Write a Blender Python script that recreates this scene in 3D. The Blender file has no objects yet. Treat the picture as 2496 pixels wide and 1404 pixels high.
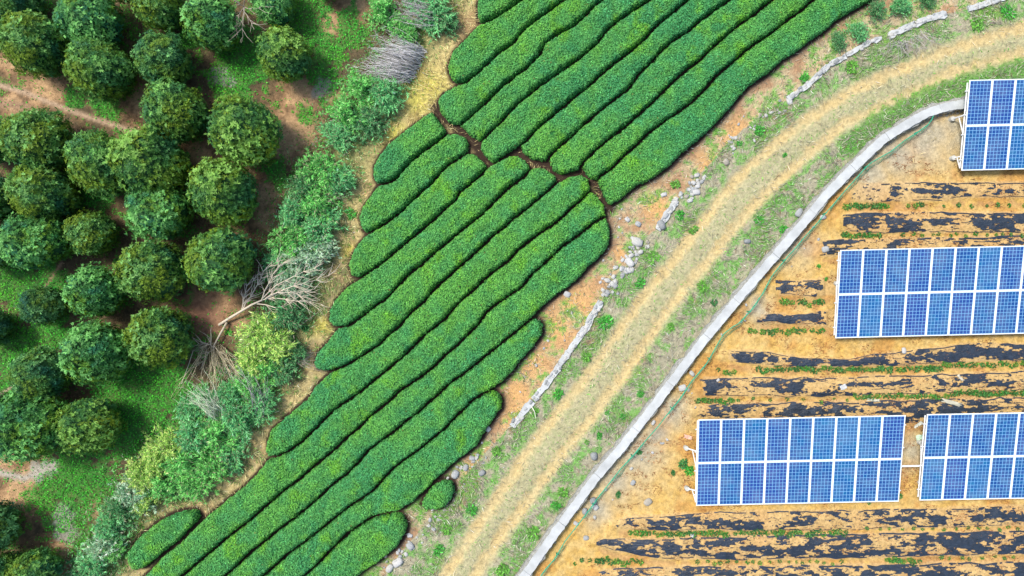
import bpy, math, random
import numpy as np
from mathutils import Vector, Matrix

random.seed(7); RNG = np.random.default_rng(11)
scene = bpy.context.scene
COL = scene.collection
HCAM = 30.0; S = 55.0

# ---------------------------------------------------------------- camera, world, sun, exposure
cam_d = bpy.data.cameras.new('camera'); cam = bpy.data.objects.new('camera', cam_d); COL.objects.link(cam)
cam.location = (0, 0, HCAM); cam.rotation_euler = (0, 0, 0)
cam_d.sensor_width = 36.0; cam_d.lens = 36.0 * HCAM / (2496 / S)
cam_d.clip_start = 0.1; cam_d.clip_end = 2000
scene.camera = cam
SUN_EL = math.radians(57); SUN_AZ = math.radians(-58)      # azimuth from +Y towards +X: light comes from the upper left
world = bpy.data.worlds.new('World'); scene.world = world; world.use_nodes = True
wn = world.node_tree; bg = wn.nodes['Background']
sky = wn.nodes.new('ShaderNodeTexSky'); sky.sky_type = 'NISHITA'; sky.sun_disc = False
sky.sun_elevation = SUN_EL; sky.sun_rotation = SUN_AZ; sky.dust_density = 2.5; sky.ozone_density = 1.0
wn.links.new(sky.outputs[0], bg.inputs[0]); bg.inputs[1].default_value = 0.15
sun_d = bpy.data.lights.new('sun', 'SUN'); sun_d.energy = 2.8; sun_d.angle = math.radians(13); sun_d.color = (1.0, 0.95, 0.86)
sun = bpy.data.objects.new('sun', sun_d); COL.objects.link(sun)
sdir = Vector((math.sin(SUN_AZ) * math.cos(SUN_EL), math.cos(SUN_AZ) * math.cos(SUN_EL), math.sin(SUN_EL)))
sun.rotation_euler = sdir.to_track_quat('Z', 'Y').to_euler(); sun.location = (-20, 20, 30)
vs = scene.view_settings; vs.view_transform = 'Standard'; vs.look = 'None'; vs.gamma = 1.0; vs.use_curve_mapping = False
vs.exposure = 0.55

# ---------------------------------------------------------------- helpers
def P(u, v, z=0.0):
    k = (HCAM - z) / HCAM / S
    return ((u - 1248) * k, (702 - v) * k)

def PA(pts, z=0.0):
    a = np.array(pts, float); k = (HCAM - z) / HCAM / S
    return np.stack([(a[:, 0] - 1248) * k, (702 - a[:, 1]) * k], 1)

def _hash(ix, iy, seed):
    n = (ix.astype(np.int64) * 374761393 + iy.astype(np.int64) * 668265263 + seed * 974634777) & 0x7fffffff
    n = ((n ^ (n >> 13)) * 1274126177) & 0x7fffffff
    n = (n ^ (n >> 16)) & 0xffffff
    return n / float(0xffffff)

def vnoise(x, y, seed=0):
    x = np.asarray(x, float); y = np.asarray(y, float)
    ix = np.floor(x); iy = np.floor(y); fx = x - ix; fy = y - iy
    fx = fx * fx * (3 - 2 * fx); fy = fy * fy * (3 - 2 * fy)
    a = _hash(ix, iy, seed); b = _hash(ix + 1, iy, seed); c = _hash(ix, iy + 1, seed); d = _hash(ix + 1, iy + 1, seed)
    return (a * (1 - fx) + b * fx) * (1 - fy) + (c * (1 - fx) + d * fx) * fy

def fbm(x, y, seed=0, o=4):
    s = 0; a = 1; t = 0
    for i in range(o):
        s = s + a * vnoise(x * 2 ** i + 17.3 * i, y * 2 ** i - 9.1 * i, seed + i * 31); t += a; a *= 0.55
    return s / t

def sstep(e0, e1, x):
    t = np.clip((x - e0) / (e1 - e0), 0, 1); return t * t * (3 - 2 * t)

def seg_dist(x, y, poly, closed=False):
    """distance to a polyline, plus side (+1 right of travel direction)"""
    poly = np.asarray(poly, float)
    best = np.full(x.shape, 1e9); side = np.zeros(x.shape)
    n = len(poly); m = n if closed else n - 1
    for i in range(m):
        ax, ay = poly[i]; bx, by = poly[(i + 1) % n]
        dx, dy = bx - ax, by - ay; L2 = dx * dx + dy * dy + 1e-12
        t = np.clip(((x - ax) * dx + (y - ay) * dy) / L2, 0, 1)
        ex = x - ax - t * dx; ey = y - ay - t * dy
        d = ex * ex + ey * ey
        w = d < best
        best = np.where(w, d, best)
        side = np.where(w, np.sign(ex * dy - ey * dx), side)
    return np.sqrt(best), side

def inside(x, y, poly):
    poly = np.asarray(poly, float); c = np.zeros(x.shape, bool); n = len(poly); j = n - 1
    for i in range(n):
        xi, yi = poly[i]; xj, yj = poly[j]
        if yi != yj:
            c ^= ((yi > y) != (yj > y)) & (x < (xj - xi) * (y - yi) / (yj - yi) + xi)
        j = i
    return c

def tag(o, label=None, cat=None, group=None, kind=None):
    if label: o['label'] = label
    if cat: o['category'] = cat
    if group: o['group'] = group
    if kind: o['kind'] = kind
    return o

def empty(name, loc, rz=0):
    o = bpy.data.objects.new(name, None); COL.objects.link(o)
    o.location = loc; o.rotation_euler = (0, 0, rz); o.empty_display_size = 0.2
    return o

def fast_mesh(name, verts, faces, col=None, smooth=False):
    """verts Nx3, faces MxK (K constant)"""
    verts = np.asarray(verts, np.float32); faces = np.asarray(faces, np.int32)
    me = bpy.data.meshes.new(name); M, K = faces.shape
    me.vertices.add(len(verts)); me.vertices.foreach_set('co', verts.ravel())
    me.loops.add(M * K); me.loops.foreach_set('vertex_index', faces.ravel())
    me.polygons.add(M); me.polygons.foreach_set('loop_start', np.arange(0, M * K, K, dtype=np.int32))
    me.polygons.foreach_set('loop_total', np.full(M, K, np.int32))
    if smooth: me.polygons.foreach_set('use_smooth', np.ones(M, bool))
    if col is not None:
        at = me.color_attributes.new('col', 'FLOAT_COLOR', 'POINT')
        c = np.ones((len(verts), 4), np.float32); c[:, :3] = np.clip(col, 0, 1)
        at.data.foreach_set('color', c.ravel())
    me.update(calc_edges=True); me.validate()
    return me

def link(name, me, mat, parent=None, loc=(0, 0, 0)):
    o = bpy.data.objects.new(name, me); COL.objects.link(o)
    if mat is not None and len(me.materials) == 0: me.materials.append(mat)
    o.parent = parent; o.location = loc
    return o

def copy_tree(o, parent=None):
    c = o.copy(); COL.objects.link(c); c.parent = parent
    for ch in list(o.children): copy_tree(ch, c)
    return c

def leaf_quads(c, d, n, L, W, fold=0.0):
    """c centre/base Nx3, d unit long axis, n approx normal, L, W arrays -> verts, faces"""
    N = len(c)
    s = np.cross(d, n); s /= (np.linalg.norm(s, axis=1, keepdims=True) + 1e-9)
    L = np.broadcast_to(np.asarray(L, float), (N,))[:, None]; W = np.broadcast_to(np.asarray(W, float), (N,))[:, None]
    v = np.empty((N, 4, 3)); v[:, 0] = c; v[:, 2] = c + d * L
    m = c + d * L * 0.45
    v[:, 1] = m + s * W * 0.5 + n * W * fold; v[:, 3] = m - s * W * 0.5 + n * W * fold
    return v.reshape(-1, 3), np.arange(N * 4).reshape(N, 4)

def unit(a): return a / (np.linalg.norm(a, axis=1, keepdims=True) + 1e-9)

class MB:
    """collects simple shapes into ONE mesh (mixed ngons)"""
    def __init__(s): s.v = []; s.f = []; s.c = []
    def add(s, v, f, col=None):
        b = len(s.v); s.v += [tuple(p) for p in v]; s.f += [tuple(i + b for i in q) for q in f]
        s.c += [col if col else (1, 1, 1)] * len(v)
    def box(s, x0, x1, y0, y1, z0, z1):
        s.add([(x0, y0, z0), (x1, y0, z0), (x1, y1, z0), (x0, y1, z0), (x0, y0, z1), (x1, y0, z1), (x1, y1, z1), (x0, y1, z1)],
              [(0, 3, 2, 1), (4, 5, 6, 7), (0, 1, 5, 4), (1, 2, 6, 5), (2, 3, 7, 6), (3, 0, 4, 7)])
    def tube(s, pts, r0, r1=None, sides=5, col=None):
        pts = [Vector(p) for p in pts]; r1 = r0 if r1 is None else r1; n = len(pts); vv = []; ff = []
        for i, p in enumerate(pts):
            t = (pts[min(i + 1, n - 1)] - pts[max(i - 1, 0)])
            if t.length < 1e-6: t = Vector((0, 0, 1))
            t.normalize(); a = t.orthogonal().normalized() if abs(t.z) > 0.98 else t.cross(Vector((0, 0, 1))).normalized(); b = t.cross(a)
            r = r0 + (r1 - r0) * i / max(1, n - 1)
            for k in range(sides):
                th = 2 * math.pi * k / sides
                vv.append(p + a * (r * math.cos(th)) + b * (r * math.sin(th)))
        for i in range(n - 1):
            for k in range(sides):
                k2 = (k + 1) % sides
                ff.append((i * sides + k, i * sides + k2, (i + 1) * sides + k2, (i + 1) * sides + k))
        ff.append(tuple(range(sides))[::-1]); ff.append(tuple((n - 1) * sides + k for k in range(sides)))
        s.add(vv, ff, col)
    def mesh(s, name, smooth=False):
        me = bpy.data.meshes.new(name); me.from_pydata(s.v, [], s.f)
        at = me.color_attributes.new('col', 'FLOAT_COLOR', 'POINT')
        c = np.ones((len(s.v), 4), np.float32); c[:, :3] = np.array(s.c); at.data.foreach_set('color', c.ravel())
        if smooth: me.polygons.foreach_set('use_smooth', np.ones(len(me.polygons), bool))
        me.update(); return me
    def build(s, name, mat, parent=None, loc=(0, 0, 0), smooth=False): return link(name, s.mesh(name, smooth), mat, parent, loc)

# ---------------------------------------------------------------- materials
def new_mat(name):
    m = bpy.data.materials.new(name); m.use_nodes = True; nt = m.node_tree
    return m, nt, nt.nodes['Principled BSDF']

def mat_foliage(name, transl=0.25, rough=0.5, spec=0.35):
    m, nt, b = new_mat(name); N = nt.nodes
    a = N.new('ShaderNodeVertexColor'); a.layer_name = 'col'
    nt.links.new(a.outputs[0], b.inputs['Base Color']); b.inputs['Roughness'].default_value = rough
    b.inputs['Specular IOR Level'].default_value = spec
    t = N.new('ShaderNodeBsdfTranslucent'); nt.links.new(a.outputs[0], t.inputs[0])
    mx = N.new('ShaderNodeMixShader'); mx.inputs[0].default_value = transl
    nt.links.new(b.outputs[0], mx.inputs[1]); nt.links.new(t.outputs[0], mx.inputs[2])
    nt.links.new(mx.outputs[0], N['Material Output'].inputs[0]); return m

def mat_rough(name, color=None, attr=False, amp=0.35, scale=12.0, rough=0.9, bump=0.3, bscale=40.0, dist=0.02, spec=0.2, metal=0.0, fine=None):
    """colour (flat or vertex attribute) x multi-scale noise, plus bump"""
    m, nt, b = new_mat(name); N = nt.nodes; L = nt.links
    tc = N.new('ShaderNodeTexCoord')
    n1 = N.new('ShaderNodeTexNoise'); n1.inputs['Scale'].default_value = scale; n1.inputs['Detail'].default_value = 6; n1.inputs['Roughness'].default_value = 0.7
    L.new(tc.outputs['Object'], n1.inputs['Vector'])
    mr = N.new('ShaderNodeMapRange'); mr.inputs[1].default_value = 0.3; mr.inputs[2].default_value = 0.7
    mr.inputs[3].default_value = 1 - amp; mr.inputs[4].default_value = 1 + amp
    L.new(n1.outputs[0], mr.inputs[0])
    mul = N.new('ShaderNodeMix'); mul.data_type = 'RGBA'; mul.blend_type = 'MULTIPLY'; mul.inputs[0].default_value = 1
    if attr:
        a = N.new('ShaderNodeVertexColor'); a.layer_name = 'col'; L.new(a.outputs[0], mul.inputs[6])
    else: mul.inputs[6].default_value = (*color, 1)
    L.new(mr.outputs[0], mul.inputs[7])
    L.new(mul.outputs[2], b.inputs['Base Color'])
    n2 = N.new('ShaderNodeTexNoise'); n2.inputs['Scale'].default_value = bscale; n2.inputs['Detail'].default_value = 5; n2.inputs['Roughness'].default_value = 0.65
    L.new(tc.outputs['Object'], n2.inputs['Vector'])
    bp = N.new('ShaderNodeBump'); bp.inputs['Strength'].default_value = bump; bp.inputs['Distance'].default_value = dist
    L.new(n2.outputs[0], bp.inputs['Height']); L.new(bp.outputs[0], b.inputs['Normal'])
    b.inputs['Roughness'].default_value = rough; b.inputs['Specular IOR Level'].default_value = spec; b.inputs['Metallic'].default_value = metal
    return m

M = {}
M['leaf'] = mat_foliage('leaf', 0.33, 0.55, 0.28)
M['tea'] = mat_foliage('tea_leaf', 0.33, 0.6, 0.22)
M['grass'] = mat_foliage('grass_blade', 0.3, 0.7, 0.2)
M['ground'] = mat_rough('ground_soil', attr=True, amp=0.34, scale=7.0, bump=0.8, bscale=14.0, dist=0.05)
M['bark'] = mat_rough('bark', (0.14, 0.10, 0.07), amp=0.4, scale=20)
M['twig'] = mat_rough('twig', attr=True, amp=0.25, scale=30, bump=0.1)
M['hull'] = mat_rough('inner_foliage', attr=True, amp=0.4, scale=18, bump=0.8, bscale=25, dist=0.04)
M['concrete'] = mat_rough('concrete', (0.45, 0.47, 0.465), amp=0.2, scale=1.7, bump=0.25, bscale=30, dist=0.01)
M['rubble'] = mat_rough('rubble_mortar', (0.30, 0.30, 0.27), amp=0.4, scale=9, bump=0.9, bscale=12, dist=0.06)
M['stone'] = mat_rough('stone', attr=True, amp=0.22, scale=9, bump=0.5, bscale=18, dist=0.03)
M['film'] = mat_rough('mulch_film', (0.017, 0.027, 0.044), amp=0.5, scale=5, rough=0.36, bump=1.0, bscale=16, dist=0.03, spec=0.55)
M['alu'] = mat_rough('anodised_frame', (0.82, 0.84, 0.86), amp=0.04, scale=4, rough=0.38, bump=0.0, spec=0.5)
M['steel'] = mat_rough('galvanised_steel', (0.66, 0.68, 0.68), amp=0.1, scale=10, rough=0.45, bump=0.05, spec=0.5)
M['back'] = mat_rough('white_cell_gap', (0.17, 0.38, 0.62), amp=0.04, scale=4, rough=0.2, bump=0.0, spec=0.6)
M['pile'] = mat_rough('concrete_pile', (0.46, 0.46, 0.42), amp=0.15, scale=8, bump=0.2)
M['net'] = mat_rough('green_net', (0.03, 0.34, 0.20), amp=0.25, scale=10, rough=0.6, bump=0.0)
M['scrap'] = mat_rough('pale_scrap', attr=True, amp=0.1, scale=10, rough=0.6, bump=0.1)

def mat_cells():
    m, nt, b = new_mat('solar_cell'); N = nt.nodes; L = nt.links
    oi = N.new('ShaderNodeObjectInfo'); a = N.new('ShaderNodeVertexColor'); a.layer_name = 'col'
    sx = N.new('ShaderNodeSeparateColor'); L.new(a.outputs[0], sx.inputs[0])
    # a per-cell random value (vertex attribute) shuffled by the module's own random
    ad = N.new('ShaderNodeMath'); ad.operation = 'MULTIPLY_ADD'; ad.inputs[1].default_value = 1.0
    L.new(sx.outputs[0], ad.inputs[0]); L.new(oi.outputs['Random'], ad.inputs[2])
    fr = N.new('ShaderNodeMath'); fr.operation = 'FRACT'; L.new(ad.outputs[0], fr.inputs[0])
    r1 = N.new('ShaderNodeValToRGB'); e = r1.color_ramp.elements
    e[0].position = 0; e[0].color = (0.018, 0.040, 0.22, 1); e[1].position = 1; e[1].color = (0.008, 0.11, 0.28, 1)
    x = r1.color_ramp.elements.new(0.35); x.color = (0.008, 0.060, 0.25, 1)
    x = r1.color_ramp.elements.new(0.7); x.color = (0.010, 0.046, 0.19, 1)
    L.new(fr.outputs[0], r1.inputs[0])
    r2 = N.new('ShaderNodeValToRGB'); e = r2.color_ramp.elements
    e[0].position = 0; e[0].color = (0.022, 0.050, 0.25, 1); e[1].position = 1; e[1].color = (0.008, 0.14, 0.30, 1)
    x = r2.color_ramp.elements.new(0.5); x.color = (0.008, 0.066, 0.24, 1)
    L.new(oi.outputs['Random'], r2.inputs[0])
    mx = N.new('ShaderNodeMix'); mx.data_type = 'RGBA'; mx.inputs[0].default_value = 0.5
    L.new(r1.outputs[0], mx.inputs[6]); L.new(r2.outputs[0], mx.inputs[7])
    tc = N.new('ShaderNodeTexCoord'); ns = N.new('ShaderNodeTexNoise'); ns.noise_dimensions = '4D'; ns.inputs['Scale'].default_value = 1.6; ns.inputs['Detail'].default_value = 5
    L.new(tc.outputs['Object'], ns.inputs['Vector']); sc_ = N.new('ShaderNodeMath'); sc_.operation = 'MULTIPLY'; sc_.inputs[1].default_value = 40; L.new(oi.outputs['Random'], sc_.inputs[0]); L.new(sc_.outputs[0], ns.inputs['W'])
    mr = N.new('ShaderNodeMapRange'); mr.inputs[1].default_value = 0.42; mr.inputs[2].default_value = 0.75; mr.inputs[3].default_value = 0.0; mr.inputs[4].default_value = 0.22; L.new(ns.outputs[0], mr.inputs[0])
    du = N.new('ShaderNodeMix'); du.data_type = 'RGBA'; du.inputs[7].default_value = (0.34, 0.40, 0.42, 1); L.new(mr.outputs[0], du.inputs[0]); L.new(mx.outputs[2], du.inputs[6]); L.new(du.outputs[2], b.inputs['Base Color'])
    b.inputs['Roughness'].default_value = 0.3; b.inputs['Specular IOR Level'].default_value = 0.5
    return m
M['cell'] = mat_cells()

# ---------------------------------------------------------------- plan of the place (numbers are plan units of 1/55 m, 0,0 at the north-west corner)
WALL = [(3400, 150), (2900, 205), (2500, 236), (2353, 252), (2296, 263), (2256, 277), (2204, 307), (2155, 338), (2103, 386), (2059, 430), (2015, 474), (1972, 527),
        (1914, 595), (1841, 680), (1777, 755), (1713, 832), (1661, 900), (1590, 995), (1516, 1090), (1451, 1166), (1401, 1234), (1354, 1298), (1308, 1363), (1282, 1399), (1180, 1540), (900, 1900)]
TRK_A = [(3300, -60), (2700, 20), (2496, 66), (2366, 105), (2234, 154), (2103, 206), (1971, 290), (1874, 360), (1795, 439), (1729, 518), (1672, 593), (1627, 656), (1576, 716), (1516, 793),
         (1465, 870), (1422, 929), (1372, 990), (1318, 1058), (1272, 1122), (1221, 1201), (1150, 1305), (1085, 1404), (960, 1600), (800, 1900)]
TRK_B = [(3300, 0), (2700, 75), (2496, 127), (2322, 176), (2190, 241), (2059, 299), (1971, 373), (1900, 440), (1841, 498), (1777, 571), (1726, 639), (1661, 708), (1606, 785), (1550, 870),
         (1516, 918), (1458, 997), (1415, 1054), (1361, 1115), (1318, 1180), (1272, 1241), (1229, 1295), (1160, 1400), (1030, 1600), (880, 1900)]
BAM = [(1120, -300), (1060, -50), (1000, 50), (930, 180), (860, 300), (790, 420), (725, 540), (700, 640), (690, 760), (640, 880), (560, 980), (450, 1120), (340, 1190), (260, 1300), (215, 1404), (150, 1600), (60, 1900)]
KERB = [(2700, -90), (2432, 0), (2366, 20), (2305, 35), (2234, 57), (2164, 88), (2147, 92), (2085, 123), (2059, 136), (2015, 162), (1980, 198), (1914, 246), (1874, 263), (1769, 351), (1734, 395), (1646, 492),
        (1602, 558), (1554, 588), (1533, 639), (1499, 673), (1465, 738), (1431, 793), (1388, 853), (1345, 917), (1298, 977), (1247, 1036), (1150, 1140), (1050, 1260), (960, 1370), (800, 1600)]

# tea hedges: upper side line then lower side line (both from left to right) make one closed outline
g1 = [(1168, 50), (1195, 42), (1225, 25), (1262, 0), (1330, -45), (1380, -90)]
g2 = [(1112, 200), (1135, 195), (1160, 175), (1190, 148), (1220, 120), (1250, 100), (1272, 72), (1290, 55), (1320, 33), (1355, 8), (1420, -45), (1480, -90)]
g3 = [(1120, 303), (1135, 290), (1160, 268), (1190, 240), (1225, 205), (1260, 178), (1290, 155), (1315, 130), (1330, 98), (1355, 80), (1395, 60), (1422, 38), (1450, 8), (1520, -45), (1580, -90)]
g4 = [(1170, 342), (1192, 320), (1220, 295), (1242, 270), (1260, 250), (1285, 230), (1315, 205), (1345, 185), (1375, 163), (1400, 147), (1426, 127), (1457, 101), (1483, 66), (1514, 40), (1549, 18), (1576, 0), (1640, -45), (1700, -90)]
g5 = [(1200, 397), (1230, 378), (1260, 358), (1285, 338), (1310, 310), (1345, 280), (1375, 255), (1400, 233), (1431, 211), (1466, 178), (1501, 149), (1541, 119), (1576, 88), (1602, 57), (1637, 31), (1672, 0), (1735, -45), (1800, -90)]
g6 = [(1331, 392), (1350, 368), (1375, 345), (1400, 325), (1426, 299), (1457, 272), (1501, 237), (1532, 215), (1554, 186), (1562, 173), (1589, 149), (1615, 119), (1646, 92), (1681, 72), (1707, 48), (1742, 22), (1773, 0), (1840, -45), (1900, -90)]
g7 = [(1413, 413), (1426, 391), (1453, 364), (1483, 338), (1519, 312), (1554, 281), (1589, 250), (1620, 220), (1646, 193), (1681, 162), (1712, 140), (1742, 110), (1773, 83), (1808, 53), (1848, 26), (1879, 0), (1945, -45), (2005, -90)]
g8 = [(1457, 440), (1466, 426), (1488, 413), (1519, 382), (1554, 351), (1584, 321), (1620, 294), (1659, 268), (1690, 246), (1725, 211), (1751, 180), (1782, 154), (1808, 132), (1839, 105), (1874, 83), (1909, 57), (1936, 35), (1962, 18), (1980, 0), (2045, -45), (2105, -90)]
g9 = [(1490, 500), (1514, 487), (1554, 454), (1593, 435), (1637, 404), (1668, 373), (1699, 347), (1734, 316), (1769, 281), (1795, 250), (1817, 224), (1844, 198), (1879, 176), (1918, 141), (1949, 123), (1980, 97), (2015, 75), (2050, 44), (2085, 22), (2125, 0), (2190, -45), (2250, -90)]
h1 = [(915, 448), (945, 442), (965, 430), (985, 405), (1010, 382), (1035, 362), (1060, 345), (1088, 322)]
h2 = [(888, 569), (925, 550), (955, 530), (980, 510), (1000, 490), (1025, 465), (1050, 445), (1070, 420), (1090, 400), (1120, 380), (1142, 368)]
h3 = [(870, 680), (900, 660), (935, 635), (970, 605), (1000, 580), (1030, 555), (1060, 530), (1085, 505), (1110, 485), (1120, 465), (1140, 450), (1165, 430), (1189, 404)]
h4 = [(815, 800), (845, 795), (880, 772), (910, 747), (940, 727), (965, 700), (995, 667), (1025, 645), (1050, 622), (1070, 605), (1100, 580), (1135, 552), (1170, 525), (1200, 495), (1240, 455), (1275, 430), (1297, 406)]
h5 = [(800, 908), (840, 892), (865, 877), (890, 862), (920, 842), (940, 822), (970, 797), (1000, 762), (1035, 732), (1060, 702), (1100, 666), (1135, 636), (1170, 605), (1200, 575), (1230, 552), (1250, 532), (1280, 510), (1310, 485), (1340, 460), (1362, 440)]
h6 = [(648, 1120), (670, 1117), (700, 1102), (730, 1082), (755, 1057), (785, 1027), (810, 1002), (840, 982), (870, 962), (900, 937), (925, 917), (955, 892), (985, 867), (1010, 842), (1035, 817), (1060, 797), (1085, 777), (1105, 752), (1130, 727), (1160, 702), (1180, 681), (1205, 660), (1240, 635), (1265, 606), (1300, 580), (1325, 562), (1350, 546), (1375, 525), (1395, 505), (1420, 485), (1443, 459)]
h7 = [(340, 1490), (395, 1445), (450, 1400), (500, 1357), (550, 1314), (600, 1277), (645, 1237), (685, 1202), (720, 1177), (755, 1147), (785, 1122), (815, 1097), (840, 1072), (870, 1047), (895, 1022), (920, 1002), (945, 982), (970, 957), (1000, 937), (1030, 917), (1060, 892), (1085, 867), (1115, 842), (1140, 817), (1165, 792), (1185, 762), (1210, 742), (1240, 722), (1272, 700), (1300, 666), (1325, 645), (1350, 621), (1370, 602), (1400, 581), (1420, 566), (1450, 541), (1482, 524)]
h8 = [(430, 1500), (490, 1452), (555, 1400), (600, 1358), (640, 1325), (675, 1297), (710, 1272), (745, 1242), (775, 1217), (805, 1187), (840, 1162), (870, 1132), (895, 1102), (920, 1082), (950, 1062), (985, 1032), (1015, 1012), (1040, 987), (1070, 962), (1095, 937), (1125, 917), (1150, 897), (1175, 877), (1200, 857), (1230, 832), (1255, 812), (1285, 787), (1305, 772)]
h9 = [(540, 1495), (590, 1450), (645, 1404), (675, 1377), (700, 1354), (735, 1330), (765, 1307), (795, 1282), (820, 1262), (850, 1238), (885, 1217), (910, 1197), (930, 1174), (955, 1147), (980, 1127), (1010, 1107), (1035, 1087), (1060, 1067), (1085, 1047), (1110, 1018), (1135, 996), (1150, 980), (1175, 963), (1203, 950)]
h10 = [(640, 1500), (690, 1450), (745, 1404), (775, 1377), (800, 1349), (825, 1326), (850, 1302), (880, 1282), (910, 1264), (940, 1257), (972, 1253)]
OUT = lambda left, top, right, bot: left + top + right + bot[::-1]
HEDGES = [
 ('short clipped tea hedge cut by the top edge, northmost hedge beside the straw bank', [(1162, 40), (1160, 0), (1175, -45), (1200, -90)], [], [], g1),
 ('broad clipped tea hedge with a bright green rounded tip beside the grey brush pile', [(1095, 185), (1087, 155), (1100, 118), (1130, 88)], g1, [], g2),
 ('clipped tea hedge whose bulging left end touches the top of the cross path', [(1095, 298), (1068, 270), (1062, 238), (1080, 217)], g2, [], g3),
 ('tea hedge with a small round notch at its left tip by the cross path', [(1145, 330), (1130, 312)], g3, [], g4),
 ('tea hedge with a yellowish spot at its lower left tip above the cross path', [(1182, 380), (1166, 352)], g4, [], g5),
 ('tea hedge in the upper block starting where the cross path bends first', [(1300, 389), (1278, 374), (1268, 358)], g5, [], g6),
 ('tea hedge in the upper block ending in a wide blunt tip at the cross path', [(1400, 416), (1370, 425), (1347, 412), (1339, 394)], g6, [], g7),
 ('narrow tapered tea hedge second from the stony bank in the upper block', [(1437, 430), (1421, 409)], g7, [], g8),
 ('wide shaded tea hedge running along the stony bank up to the top edge', [(1487, 498), (1468, 468), (1461, 445)], g8, [], g9),
 ('short fat tea hedge lying against the pale straw bank below the cross path', [(905, 430), (905, 400), (918, 375), (945, 343), (985, 312), (1022, 283), (1052, 266)], [], [(1070, 285), (1086, 312)], h1),
 ('tea hedge directly below the short fat hedge on the straw bank', [(875, 556), (870, 530), (877, 503), (895, 478)], h1, [(1110, 320), (1135, 330), (1143, 347)], h2),
 ('tea hedge third down from the straw bank in the lower block', [(850, 672), (843, 647), (850, 620), (866, 594)], h2, [(1162, 373), (1180, 389)], h3),
 ('tea hedge whose right tip meets the yellow spotted hedge across the path', [(805, 797), (793, 780), (798, 755), (816, 724), (842, 695)], h3, [(1220, 385), (1245, 373), (1265, 373), (1285, 389)], h4),
 ('long tea hedge ending right beside the first bend of the cross path', [(766, 903), (758, 885), (766, 860), (790, 835)], h4, [(1318, 402), (1340, 411), (1358, 424)], h5),
 ('longest tea hedge with a bright tip reaching down beside the pale bamboo', [(640, 1103), (642, 1077), (655, 1049), (685, 1022), (715, 997), (740, 975), (765, 940)], h5, [(1385, 426), (1418, 420), (1438, 433)], h6),
 ('tea hedge running from the bottom edge to the blunt end near the lone boulders', [(260, 1490), (350, 1402), (390, 1359), (425, 1333), (460, 1298), (490, 1268), (520, 1243), (550, 1218), (585, 1191), (615, 1161)], h6, [(1462, 477), (1477, 497)], h7),
 ('wide tea hedge with a shaded round right end bulging beside the stone kerb', [], h7, [(1492, 562), (1490, 595), (1470, 622), (1440, 650), (1410, 683), (1380, 707), (1350, 728), (1325, 748)], h8),
 ('tea hedge tapering to a narrow tip at the orange bare soil strip', [], h8, [(1320, 780), (1328, 794), (1325, 817), (1300, 852), (1275, 877), (1250, 912), (1228, 933)], h9),
 ('broad tea hedge with a rounded shaded end above the small round bush', [], h9, [(1222, 966), (1226, 980), (1224, 1000), (1205, 1027), (1185, 1054), (1165, 1090), (1140, 1112), (1110, 1132), (1085, 1155), (1060, 1178), (1035, 1202), (1010, 1226)], h10),
 ('lowest tea hedge running off the bottom edge beside the rubble', [], h10, [(985, 1267), (993, 1284), (988, 1306), (970, 1337), (948, 1357), (920, 1379), (892, 1395), (850, 1430), (790, 1500)], [(700, 1560)]),
 ('small detached tea hedge in the lower left corner below the bamboo', [(318, 1398), (301, 1377), (302, 1347), (325, 1317), (360, 1287), (400, 1262), (440, 1248)], [], [(472, 1248), (482, 1266), (460, 1292), (425, 1327), (390, 1356), (345, 1392)], []),
 ('small round tea bush standing alone at the edge of the rubble', [(1022, 1237), (1035, 1207), (1055, 1184), (1080, 1173), (1104, 1177), (1110, 1198), (1100, 1226), (1085, 1241), (1062, 1251), (1038, 1248)], [], [], []),
]
ZH = 0.55
HPOLY = [PA(OUT(l, t, r, b), ZH) for (_, l, t, r, b) in HEDGES]

WALLW = PA(WALL); TRKA = PA(TRK_A); TRKB = PA(TRK_B); BAMW = PA(BAM); KERBW = PA(KERB)
ZF = -0.2                                                 # level of the solar field below the road

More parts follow.
